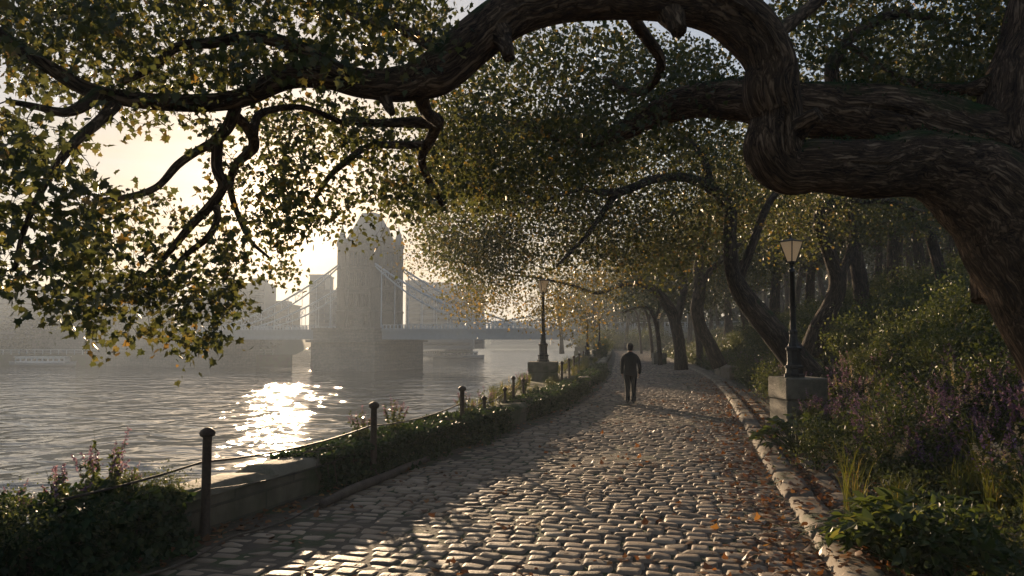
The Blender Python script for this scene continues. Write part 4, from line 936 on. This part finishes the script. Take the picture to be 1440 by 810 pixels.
# far wood on the left bank and distant bank
def far_wood(name, pts, g, size=2.2, n=40):
    mb = MB(); A = []
    for x, y, z, rx, rz in pts:
        for _ in range(n):
            p = g.normal(size=3); p /= np.linalg.norm(p); p *= g.uniform(.6, 1)**.5; A.append((x+p[0]*rx, y+p[1]*rx, z+rz*.8+p[2]*rz))
    leaves(mb, np.array(A), size, T_QUAD, .2, .5, g); return tag(mb.build(name, 'leaf_far'), kind='stuff')
pts = [(x, 246+g.uniform(0, 14), -2, g.uniform(3.5, 6), g.uniform(6, 10)) for x in np.arange(-260, -78, 3.4)]
far_wood('far_bank_wood', pts, g, 1.1, 260)
pts = [(x, 760-.25*(x+100)+g.uniform(0, 30), -2, g.uniform(6, 12), g.uniform(5, 10)) for x in np.arange(-150, 260, 7)]
pts = []
for px in range(830, 1500, 14):
    for Yq in (185, 225): x = at(px, HOR, Yq)[0]; pts.append((x, Yq+g.uniform(-8, 8), ground(x, Yq)-1, g.uniform(6, 9), g.uniform(9, 15)))
far_wood('hillside_wood', pts, g, 1.6, 240)
pts = [(x, 760-.25*(x+100)+g.uniform(0, 30), -2, g.uniform(6, 12), g.uniform(5, 10)) for x in np.arange(-150, 260, 7)]
far_wood('distant_wood', pts, g, 3, 50)
# ------------------------------------------------------------------ planting
g = np.random.default_rng(77)
def bld(parts, name):
    root = empty(name)
    for nm, mb, mat in parts: mb.build(nm, mat, root)
    return root
def mk_spike(seed, h=.8, n=14, spread=.28, col='flower', leaf=.07, floral=True):
    g = np.random.default_rng(seed); st = MB(); lf = MB(); fl = MB(); LP = []; FPp = []; LD = []
    for k in range(n):
        a = g.uniform(0, 6.28); r = spread*math.sqrt(g.uniform(0, 1)); b = np.array([math.cos(a)*r*.5, math.sin(a)*r*.5, 0]); hh = h*g.uniform(.6, 1.1)
        tip = b+np.array([math.cos(a)*r*1.1, math.sin(a)*r*1.1, hh])+g.normal(size=3)*.05; mid = (b+tip)/2+np.array([0, 0, .06])-np.array([math.cos(a), math.sin(a), 0])*.04
        t = np.linspace(0, 1, 7)[:, None]; Q = (1-t)**2*b+2*t*(1-t)*mid+t*t*tip; st.tube(Q, np.linspace(.005, .002, 7), 4, caps=False)
        for s_ in np.linspace(.08, .78, 12):
            p = Q[0]*0+((1-s_)**2*b+2*s_*(1-s_)*mid+s_*s_*tip)
            for q in range(3): LP.append(p+g.normal(size=3)*.012)
        if floral and g.uniform() < .8:
            for s_ in np.linspace(.70, 1.0, 16):
                p = ((1-s_)**2*b+2*s_*(1-s_)*mid+s_*s_*tip); w = .018*(1.15-(s_-.7)/.3)
                for q in range(3): FPp.append(p+g.normal(size=3)*w)
    leaves(lf, np.array(LP), leaf, T_OVAL, .1, .3, g); parts = [('stems', st, 'herb'), ('leaves', lf, 'herb')]
    if FPp: leaves(fl, np.array(FPp), .032, T_QUAD, .1, .3, g, rnd=g.uniform(0, 1, len(FPp))); parts.append(('bloom', fl, col))
    return bld(parts, 'flowering_herb')
def mk_shrub(seed, r=.5, h=.7, n=1100, size=.05, mat='herb', tmpl=T_OVAL, stems=16, name='shrub', rb=0):
    g = np.random.default_rng(seed); st = MB(); lf = MB(); tips = []
    for k in range(stems):
        a = g.uniform(0, 6.28); e = g.uniform(.1, 1); tip = np.array([math.cos(a)*r*e, math.sin(a)*r*e, h*math.sqrt(max(.05, 1-e*e*.8))*g.uniform(.75, 1.1)])
        t = np.linspace(0, 1, 5)[:, None]; Q = t*tip+np.array([0, 0, .12])*t*(1-t)*2; st.tube(Q, np.linspace(.008, .003, 5), 4, caps=False); tips += [Q[2]+g.normal(size=3)*.03, Q[3], Q[4], Q[4]]
    tips = np.array(tips); i = g.integers(0, len(tips), n); P = tips[i]+g.normal(size=(n, 3))*np.array([r*.2, r*.2, h*.16]); P[:, 2] = np.maximum(P[:, 2], .02)
    leaves(lf, P, size, tmpl, .0, .9, g, rbias=rb); return bld([('stems', st, 'herb'), ('leaves', lf, mat)], name)
def mk_fern(seed, n=15, ln=.75, lift=.9):
    g = np.random.default_rng(seed); st = MB(); lf = MB()
    for k in range(n):
        a = k/n*6.28+g.normal()*.2; l = ln*g.uniform(.75, 1.1); t = np.linspace(0, 1, 12); el = g.uniform(.6, 1.1)*lift
        rr = l*(t*math.cos(el)+.25*t*t); zz = l*(math.sin(el)*t-.55*t*t*t); Q = np.column_stack([rr*math.cos(a), rr*math.sin(a), zz]); st.tube(Q, np.linspace(.005, .0015, 12), 4, caps=False)
        side = np.array([-math.sin(a), math.cos(a), 0])
        for s_ in np.linspace(.12, .99, 24):
            i = s_*11; i0 = min(int(i), 10); p = Q[i0]*(1-(i-i0))+Q[i0+1]*(i-i0); d = unit(Q[i0+1]-Q[i0]); w = .16*l*math.sin(min(1, s_*1.1+.08)*math.pi)**.7+.01
            for sg in (-1, 1):
                dv_ = unit(side*sg+d*.35+np.array([0, 0, -.15])); nn = np.cross(d, dv_); hw = d*.016*l/.75
                P = [p-hw*.7, p+dv_*w*.5-hw, p+dv_*w, p+dv_*w*.5+hw, p+hw*.7]; lf.add(P, [[0, 1, 2, 3], [0, 3, 4, 4]][:1], g.uniform(.1, .9))
    return bld([('stalks', st, 'fern'), ('fronds', lf, 'fern')], 'fern')
def mk_broad(seed, n=70, r=.5, h=.5, size=.2):
    g = np.random.default_rng(seed); st = MB(); lf = MB(); P = []; D = []
    for k in range(n):
        a = g.uniform(0, 6.28); e = math.sqrt(g.uniform(.02, 1)); tip = np.array([math.cos(a)*r*e, math.sin(a)*r*e, h*(1.05-.5*e*e)*g.uniform(.6, 1.05)])
        t = np.linspace(0, 1, 5)[:, None]; Q = t*tip*np.array([1, 1, 1])+np.array([0, 0, .1])*t*(1-t); st.tube(Q, np.linspace(.006, .003, 5), 4, caps=False); P += [tip, tip, tip]
        for q in (-.7, 0, .7): D.append((math.cos(a+q), math.sin(a+q), .15))
    leaves(lf, np.array(P), size, T_OVAL, .15, 1.2, g, dirs=np.array(D)); return bld([('stalks', st, 'fern'), ('leaves', lf, 'fern')], 'leafy_plant')
def mk_grass(seed, n=90, h=.7, r=.14, mat='grass'):
    g = np.random.default_rng(seed); lf = MB()
    for k in range(n):
        a = g.uniform(0, 6.28); b = np.array([g.normal()*r*.5, g.normal()*r*.5, 0]); l = h*g.uniform(.5, 1.1); o = g.uniform(.1, .55)*l; t = np.linspace(0, 1, 6)
        Q = b+np.column_stack([math.cos(a)*o*t**2, math.sin(a)*o*t**2, l*(t-.18*t**3)]); sd_ = np.array([-math.sin(a), math.cos(a), 0])*.005; w = (1-t**2)[:, None]+.05
        V = np.vstack([Q-sd_*w, Q+sd_*w]); lf.add(V, [[i, i+6, i+7, i+1] for i in range(5)], g.uniform(0, 1))
    return bld([('blades', lf, mat)], 'grass_tuft')
def put(o, x, y, sc, label, cat_, group, z=None, rz=None):
    o.location = (float(x), float(y), float((ground(x, y) if z is None else z)-.02)); o.rotation_euler = (0, 0, float(g.uniform(0, 6.28) if rz is None else rz)); o.scale = (sc,)*3; tag(o, label, cat_, group)
used = {}
def inst(proto, *a, **k):
    if proto.name in used: o = copy_tree(proto)
    else: used[proto.name] = 1; o = proto
    put(o, *a, **k); return o
def gpx(px, py, Y):   # point under a pixel at depth Y, on the ground
    return at(px, py, Y)[0], Y
SP = [mk_spike(201, .85, 15), mk_spike(202, .7, 13, .3), mk_spike(203, 1.0, 17, .25)]
SW = [mk_spike(211, .9, 14, .3, 'flower_w'), mk_spike(212, .75, 12, .25, 'flower_w')]
SH = [mk_shrub(221, .55, .75, 1500, .05), mk_shrub(222, .7, .9, 1900, .055), mk_shrub(223, .45, .55, 1100, .045)]
SF = [mk_shrub(224, .6, .8, 900, .09, 'fern', T_OVAL, rb=.1)]
FE = [mk_fern(231), mk_fern(232, 11, .6, 1.2)]; BR = [mk_broad(241, 190, .5, .5, .115), mk_broad(242, 90, .4, .4, .10)]; GR = [mk_grass(251), mk_grass(252, 60, 1.0, .1)]
# named, singled-out plants at the front of the bed
inst(BR[0], *gpx(1285, 760, 6.6), 1.25, 'broad leaved green plant at the bottom right beside the inner edging', 'plant', None)
inst(FE[0], *gpx(1212, 700, 7.6), 1.0, 'upright feathery fern behind the broad leaved plant at the bottom right', 'fern', None)
inst(FE[1], *gpx(1180, 700, 7.3), .7, 'low spreading fern lapping over the inner edging in the foreground', 'fern', None)
inst(BR[1], *gpx(1122, 640, 13.2), 1.6, 'bright yellow green leafy plant at the foot of the right lamp plinth', 'plant', None)
inst(GR[1], *gpx(1200, 660, 8.6), 1.0, 'tall pale tuft of grass rising above the foreground fern', 'grass', None)
inst(GR[0], *gpx(1268, 640, 8.6), .9, 'dark arching tuft of grass right of the tall pale one', 'grass', None)
inst(SH[0], *gpx(1150, 655, 11.4), .9, 'small dark shrub between the right plinth and the foreground fern', 'shrub', None)
inst(SF[0], *gpx(1330, 760, 6.3), .8, 'dark leafy shrub at the right of the broad leaved plant', 'shrub', None)
def bedpt(s0, s1, y0, y1):
    for _ in range(200):
        y = y0*(y1/y0)**g.uniform(0, 1); s = g.uniform(s0, s1); x = float(Rx(y))+1.1+s
        if x/y < .70: return x, y, s
    return x, y, s
K = []
for k in range(170):
    x, y, s = bedpt(.25, 5.5, 6.2, 26)
    if abs(x-6.6) < .95 and abs(y-18.2) < 1.0: continue
    w = g.uniform()
    if 1.3 > s and y < 9: w = .9
    if w < .58: inst(SP[k % 3], x, y, g.uniform(.75, 1.05), 'purple flowering spiky herb in the planted bank on the right', 'flower', 'purple flowering herbs in the right bank')
    elif w < .70: inst(SW[k % 2], x, y, g.uniform(.8, 1.1), 'pale seed headed herb catching the low sun in the right bank', 'flower', 'pale seed headed herbs in the right bank')
    elif w < .86: inst(SH[k % 3], x, y, g.uniform(.8, 1.3), 'dark rounded shrub growing on the right bank', 'shrub', 'rounded shrubs on the right bank')
    else: inst(GR[k % 2], x, y, g.uniform(.7, 1.1), 'green grass tuft among the herbs of the right bank', 'grass', 'grass tufts in the right bank')
for k in range(45):
    x, y, s = bedpt(.7, 4.2, 6.8, 15)
    if abs(x-6.6) < .95 and abs(y-18.2) < 1.0: continue
    inst(SP[k % 3] if k % 4 else SW[k % 2], x, y, g.uniform(.8, 1.1), 'purple flowering spiky herb in the planted bank on the right' if k % 4 else 'pale seed headed herb catching the low sun in the right bank', 'flower', 'purple flowering herbs in the right bank' if k % 4 else 'pale seed headed herbs in the right bank')
for k in range(150):
    x, y, s = bedpt(2.6, 15, 13, 60); inst(SH[k % 3], x, y, g.uniform(.9, 1.5)*(1+y/80), 'large dark bush on the shaded hillside', 'bush', 'large bushes on the shaded hillside')
for k in range(46):
    y = 24*(2.4**g.uniform(0, 1)); x = float(Rx(y))+1.1+g.uniform(.1, 1.6)
    if abs(y-62) < 2: continue
    inst((SH+SP)[k % 6], x, y, g.uniform(.8, 1.3), 'low bush edging the far cobbled path on the inland side', 'bush', 'low bushes edging the far path')
# block of old wall at (965-1000, 505)
q = at(975, 515, 40); ow = empty('stone_block_wall', (float(Rx(40))+1.2, 40, 0)); tag(ow, 'short sunlit stone kerb wall under the bushes on the inland side', 'wall')
mb = MB()
for k in range(5): y = k*1.25-2.5; x = float(Rx(40+y)-Rx(40)); mb.box(x-.25, x+.25, y+.02, y+1.2, -.1, .62+.05*math.sin(k*3), bevel=.04, rnd=.2*k)
mb.build('wall_stones', 'kerb', ow, smooth=False)

# ground cover, right bank
def cover(n, s0, s1, y0, y1, size, zmax, mat, name, tmpl=T_OVAL, rb=0, thr=-.2):
    y = y0*(y1/y0)**g.uniform(0, 1, n); s = s0+(s1-s0)*g.uniform(0, 1, n)**1.2; x = Rx(y)+1.1+s; P = []
    for a, b in zip(x, y):
        if a/b > .75: continue
        v = mnoise.noise(Vector((a*1.4, b*1.4, 0)))
        if v < thr: continue
        P.append((a, b, ground(a, b)+g.uniform(0, 1)**1.3*zmax*(.5+.8*max(0, v+.3))))
    mb = MB(); P = np.array(P); sz = size
    leaves(mb, P, sz, tmpl, .0, .9, g, rbias=rb); return tag(mb.build(name, mat), kind='stuff')
cover(46000, .02, 5, 4.5, 22, .055, .4, 'herb', 'ground_cover')
cover(42000, .1, 20, 18, 115, .13, .5, 'herb', 'hillside_ground_cover', rb=-.05)
cover(16000, .05, 9, 42, 120, .25, .6, 'leaf_far', 'avenue_undergrowth')
# ---- left verge: ivy mounds on the wall
def ivy(y0, y1, n, label, hang=.42, thick=.22, top=.22, seed=0, size=.055, mound=0):
    g = np.random.default_rng(seed+500); root = empty('ivy_clump', (float(Lx((y0+y1)/2)), (y0+y1)/2, 0)); tag(root, label, 'ivy'); P = []; yc = (y0+y1)/2; hw = (y1-y0)/2
    st = MB(); lf = MB()
    while len(P) < n:
        y = g.uniform(y0, y1); e = math.sqrt(max(0, 1-((y-yc)/hw)**4)); 
        if mnoise.noise(Vector((y*2.1, seed, 0)))*.7+e < .25: continue
        u = g.uniform(0, 1); bulge = max(.12, .55+.95*mnoise.noise(Vector((y*1.9, seed+3, 0)))+.5*mnoise.noise(Vector((y*5.1, seed+8, 0))))*e
        if u < .42: x = float(Lx(y))+g.uniform(0, thick)*bulge+.02; z = g.uniform(0, .46)
        elif u < .85:
            a = g.uniform(0, math.pi); x = float(Lx(y))-.22+math.cos(a)*(.34+thick*.6*bulge); z = .42+math.sin(a)*(top+mound)*bulge*g.uniform(.4, 1)
        else: x = float(Lx(y))+g.uniform(0, thick+.35+mound)*bulge; z = g.uniform(.0, .1+.5*max(0, 1-(x-float(Lx(y)))/.45)*.5)
        P.append((x, y, z))
    P = np.array(P)
    dirs = g.normal(size=(n, 3))*.6+np.array([.5, -.3, -.3])
    leaves(lf, P, size, T_IVY, .2, .5, g, dirs=dirs)
    for k in range(int((y1-y0)*5)):
        y = g.uniform(y0, y1); x = float(Lx(y)); Q = np.array([(x-.3, y, .46), (x-.02, y+g.normal()*.1, .47), (x+.05, y+g.normal()*.15, .3), (x+.06, y+g.normal()*.25, .04)]); st.tube(Q, .006, 4, sub=3)
    child(st, 'stems', 'wood', root); child(lf, 'leaves', 'ivy', root); return root
ivy(3.6, 7.6, 9500, 'dense dark ivy mound over the wall at the bottom left corner', thick=.5, top=.30, seed=1, size=.06, mound=.12)
ivy(9.9, 17.0, 13500, 'long ivy mound draped over the wall around the second and third fence posts', thick=.34, top=.18, seed=2, size=.055)
ivy(18.5, 30, 8000, 'patchy ivy trailing over the wall before the left lamp plinth', thick=.2, top=.18, seed=3, size=.06)
ivy(32, 48, 6000, 'low ivy and weeds spilling over the far curve of the wall', thick=.25, top=.2, seed=4, size=.08)
for k, (y, o, sc) in enumerate(((4.9, -.2, .6), (5.6, .1, .5), (6.4, .15, .45), (7.45, .05, .4), (5.2, .3, .45))): inst(SH[2 - k % 2], float(Lx(y))+o, y, sc, 'small leafy shrub pushing out of the ivy mound at the bottom left', 'shrub', 'small shrubs in the bottom left ivy', z=.3 if o < .2 else .1)
inst(FE[1], float(Lx(6.1))+.55, 6.1, .5, 'small fern at the foot of the ivy mound at the bottom left', 'fern', None, z=0)
def lv(y, o): return float(Lx(y))+o, y
for (y, o, z, sc, p, lab) in ((6.95, -.22, .42, .72, SP[0], 'purple flowering herb on the wall top at the bottom left, in front of the water'), (6.55, -.2, .42, .62, SP[1], 'shorter purple herb left of the tall one on the wall top'), (7.4, -.3, .42, .35, SP[2], 'sprig of purple herb on the wall just left of the nearest post'), (6.8, -.35, .42, .45, GR[0], 'wispy grass among the purple herbs at the bottom left'),
     (6.15, -.25, .42, .4, SP[2], 'small purple herb at the left edge of the frame above the ivy'), (7.1, -.1, .42, .5, SH[2], 'dark little shrub between the purple herbs on the wall top'),
     (11.6, -.3, .42, .55, SP[0], 'pink purple herb beside the second fence post'), (12.6, -.3, .42, .6, SP[2], 'tall pink purple herb behind the ivy between second and third posts'), (15.6, -.35, .42, .6, SP[1], 'purple herb on the wall just past the third fence post'), (17.5, -.6, .36, .55, SP[0], 'purple herb among the small posts on the verge'), (20, -.8, .36, .6, SW[0], 'pale seed headed herb on the verge before the left plinth'), (22.5, -1.0, .36, .7, SP[2], 'purple herb clump close to the left plinth')):
    x, y_ = lv(y, o); inst(p, x, y_, sc, lab, 'plant', None, z=z)
for k in range(46):
    y = g.uniform(31.5, 58); x = float(Lx(y))-g.uniform(.5, 2.4); inst(GR[k % 2], x, y, g.uniform(.6, .9), 'sunlit yellow green grass tuft on the verge behind the curved wall', 'grass', 'grass tufts on the verge beyond the left plinth', z=.36)
for k in range(26):
    y = g.uniform(17, 29); x = float(Lx(y))-g.uniform(.55, .6+float(STR(y))-.5); inst((SH[2:3]+GR)[k % 3], x, y, g.uniform(.35, .6), 'small weed on the narrow verge before the left plinth', 'weed', 'small weeds on the verge before the left plinth', z=.36)
for k in range(8):
    y = 66+k*6; inst(SH[k % 3], float(Lx(y))-.8, y, g.uniform(1.5, 2.2), 'hazy bush on the river side of the far path', 'bush', 'hazy bushes along the far river side', z=.3)

for k in range(26):
    y = g.uniform(128, 175); x = at(g.uniform(815, 960), HOR, y)[0]; inst(SH[k % 3], x, y, g.uniform(2.6, 4.2), 'pale misty thicket closing the end of the avenue', 'thicket', 'misty thickets at the end of the avenue', z=0)
# ---- fallen leaves
P = []
def lay(n, xf, y0, y1, z):
    for _ in range(n):
        y = y0*(y1/y0)**g.uniform(0, 1); x, zz = xf(y); P.append((x, y, z+zz+g.uniform(0, .012)))
lay(2300, lambda y: (float(Rx(y))-abs(g.normal())*.45, 0), 4.5, 40, .012)
lay(1500, lambda y: (float(Rx(y))+.45+g.normal()*.06, 0), 4.5, 35, .03)
lay(500, lambda y: (float(Rx(y))+g.uniform(.02, .38), .07), 4.5, 30, .02)
lay(1600, lambda y: (float(Rx(y))+g.uniform(.5, 1.6), .02), 4.5, 30, .03)
lay(900, lambda y: (float(Lx(y))+.08+abs(g.normal())*.25, 0), 5, 40, .0)
for k in range(90):
    y = 5.5*(8**g.uniform(0, 1)); x0 = g.uniform(float(Lx(y))+.8, float(Rx(y))-.3)
    for _ in range(int(g.uniform(3, 16))): P.append((x0+g.normal()*.16, y+g.normal()*.12, .016+g.uniform(0, .01)))
mb = MB(); leaves(mb, np.array(P), .075, T_MID, .0, 2.5, g, rnd=g.uniform(0, 1, len(P)), dirs=g.normal(size=(len(P), 3))*np.array([1, 1, .15])); tag(mb.build('fallen_leaves', 'litter'), kind='stuff')

# ------------------------------------------------------------------ the walking man
qx = at(887, 566, 23.8)[0]
man = empty('person', (qx, 23.8, 0.0), R_(-8)); tag(man, 'man in a dark suit seen from behind, walking away along the cobbled path', 'person')
def skin_body():
    V = []; E = []; R = []
    def v(p, r, par=None):
        V.append(p); R.append(r if isinstance(r, tuple) else (r, r)); 
        if par is not None: E.append((par, len(V)-1))
        return len(V)-1
    pel = v((0, 0, .95), (.15, .11)); sp = v((0, 0, 1.15), (.14, .10), pel); ch = v((0, .01, 1.36), (.17, .11), sp); nk = v((0, .01, 1.51), .058, ch); hd0 = v((0, .03, 1.60), (.07, .08), nk); hd = v((0, .03, 1.70), (.078, .095), hd0); v((0, .03, 1.77), (.06, .075), hd)
    v((0, .135, 1.655), .013, hd0)
    for s in (-1, 1): v((s*.082, .03, 1.665), .014, hd)
    for s in (-1, 1):
        sh = v((s*.17, 0, 1.38), .055, ch); el = v((s*(.243 if s < 0 else .264), -.01, 1.14), .042, sh); wr = v((s*.25, .05, .90), .028, el); pm = v((s*.25, .07, .83), (.022, .04), wr)
        for k, (dy, l) in enumerate(((-.028, .07), (-.009, .085), (.01, .08), (.028, .065))):
            a = v((s*.246, .07+dy, .80), .0095, pm); b = v((s*.24, .078+dy, .80-l*.5), .009, a); v((s*.226, .085+dy, .80-l), .007, b)
        a = v((s*.232, .105, .845), .011, pm); v((s*.222, .12, .80), .009, a)
        hp = v((s*.09, 0, .88), .085, pel); kn = v((s*.088, .02 if s < 0 else -.01, .49), .055, hp); an = v((s*.085, .03 if s < 0 else -.06, .09), .038, kn); v((s*.09, (.03 if s < 0 else -.06)+.13, .045), (.035, .03), an)
    me = bpy.data.meshes.new('body'); me.from_pydata(V, E, []); o = bpy.data.objects.new('body', me); COL.objects.link(o)
    md = o.modifiers.new('Skin', 'SKIN'); 
    for i, r in enumerate(R): me.skin_vertices[0].data[i].radius = r
    me.skin_vertices[0].data[0].use_root = True
    o.modifiers.new('Sub', 'SUBSURF').levels = 1; o.modifiers['Sub'].render_levels = 2; me.materials.append(M['skin']); o.parent = man
skin_body()
def loft(rings, n=20):
    mb = MB(); th = np.arange(n)/n*2*math.pi; V = []
    for (x, y, z, rx, ry) in rings: V.append(np.column_stack([x+np.sign(np.cos(th))*abs(np.cos(th))**.85*rx, y+np.sin(th)*ry, np.full(n, z)]))
    m_ = len(rings); i = np.arange(m_-1)[:, None]*n; j = np.arange(n)[None]; k = (j+1) % n; mb.add(np.array(V).reshape(-1, 3), np.stack([i+j, i+k, i+n+k, i+n+j], -1).reshape(-1, 4))
    mb.L.append(np.arange(n)[::-1]); mb.S.append(np.array([n])); mb.L.append((m_-1)*n+np.arange(n)); mb.S.append(np.array([n])); return mb
jk = loft([(0, -.01, .80, .205, .135), (0, -.01, .86, .205, .14), (0, 0, .95, .196, .135), (0, 0, 1.08, .178, .125), (0, 0, 1.2, .19, .13), (0, 0, 1.32, .215, .137), (0, 0, 1.40, .228, .13), (0, 0, 1.455, .20, .11), (0, .005, 1.495, .12, .085), (0, .01, 1.53, .073, .07)], 24)
jk.tube([(-.09, 0, 1.425), (-.18, 0, 1.375), (-.228, -.005, 1.27), (-.245, -.01, 1.14), (-.25, .02, 1.0), (-.247, .05, .885)], [.045, .068, .068, .060, .053, .044], 14, sub=4)
jk.tube([(.09, 0, 1.425), (.18, 0, 1.375), (.235, -.005, 1.27), (.268, -.01, 1.14), (.278, .02, 1.0), (.262, .05, .885)], [.045, .068, .068, .060, .053, .044], 14, sub=4)
jk.build('suit_jacket', 'suit', man)
mb = MB()
mb.tube([(-.085, 0, .93), (-.095, .005, .80), (-.09, .02, .50), (-.088, .03, .28), (-.087, .035, .07)], [.105, .105, .078, .066, .07], 16, sub=4)
mb.tube([(.085, 0, .93), (.095, 0, .80), (.09, -.005, .50), (.088, -.035, .28), (.087, -.055, .07)], [.105, .105, .078, .066, .07], 16, sub=4)
mb.build('trousers', 'suit', man)
for s, yy in ((-1, .03), (1, -.06)):
    mb = MB(); mb.tube([(s*.087, yy-.075, .045), (s*.087, yy-.03, .055), (s*.089, yy+.05, .05), (s*.092, yy+.13, .038), (s*.092, yy+.19, .025)], [.03, .05, .05, .046, .02], 12, sub=4); mb.build('shoe', 'shoe', man)
mb = MB(); n = 16
mb.lathe([(.060, 1.575), (.078, 1.61), (.088, 1.65), (.092, 1.69), (.092, 1.73), (.078, 1.775), (.045, 1.80), (.001, 1.806)], 16, (0, .008, 0)); mb.build('hair', 'hair', man)
mb = MB(); mb.lathe([(.069, 1.515), (.066, 1.54)], 16, (0, .01, 0)); mb.build('shirt_collar', 'suit', man)
# a distant bird? none in the photograph
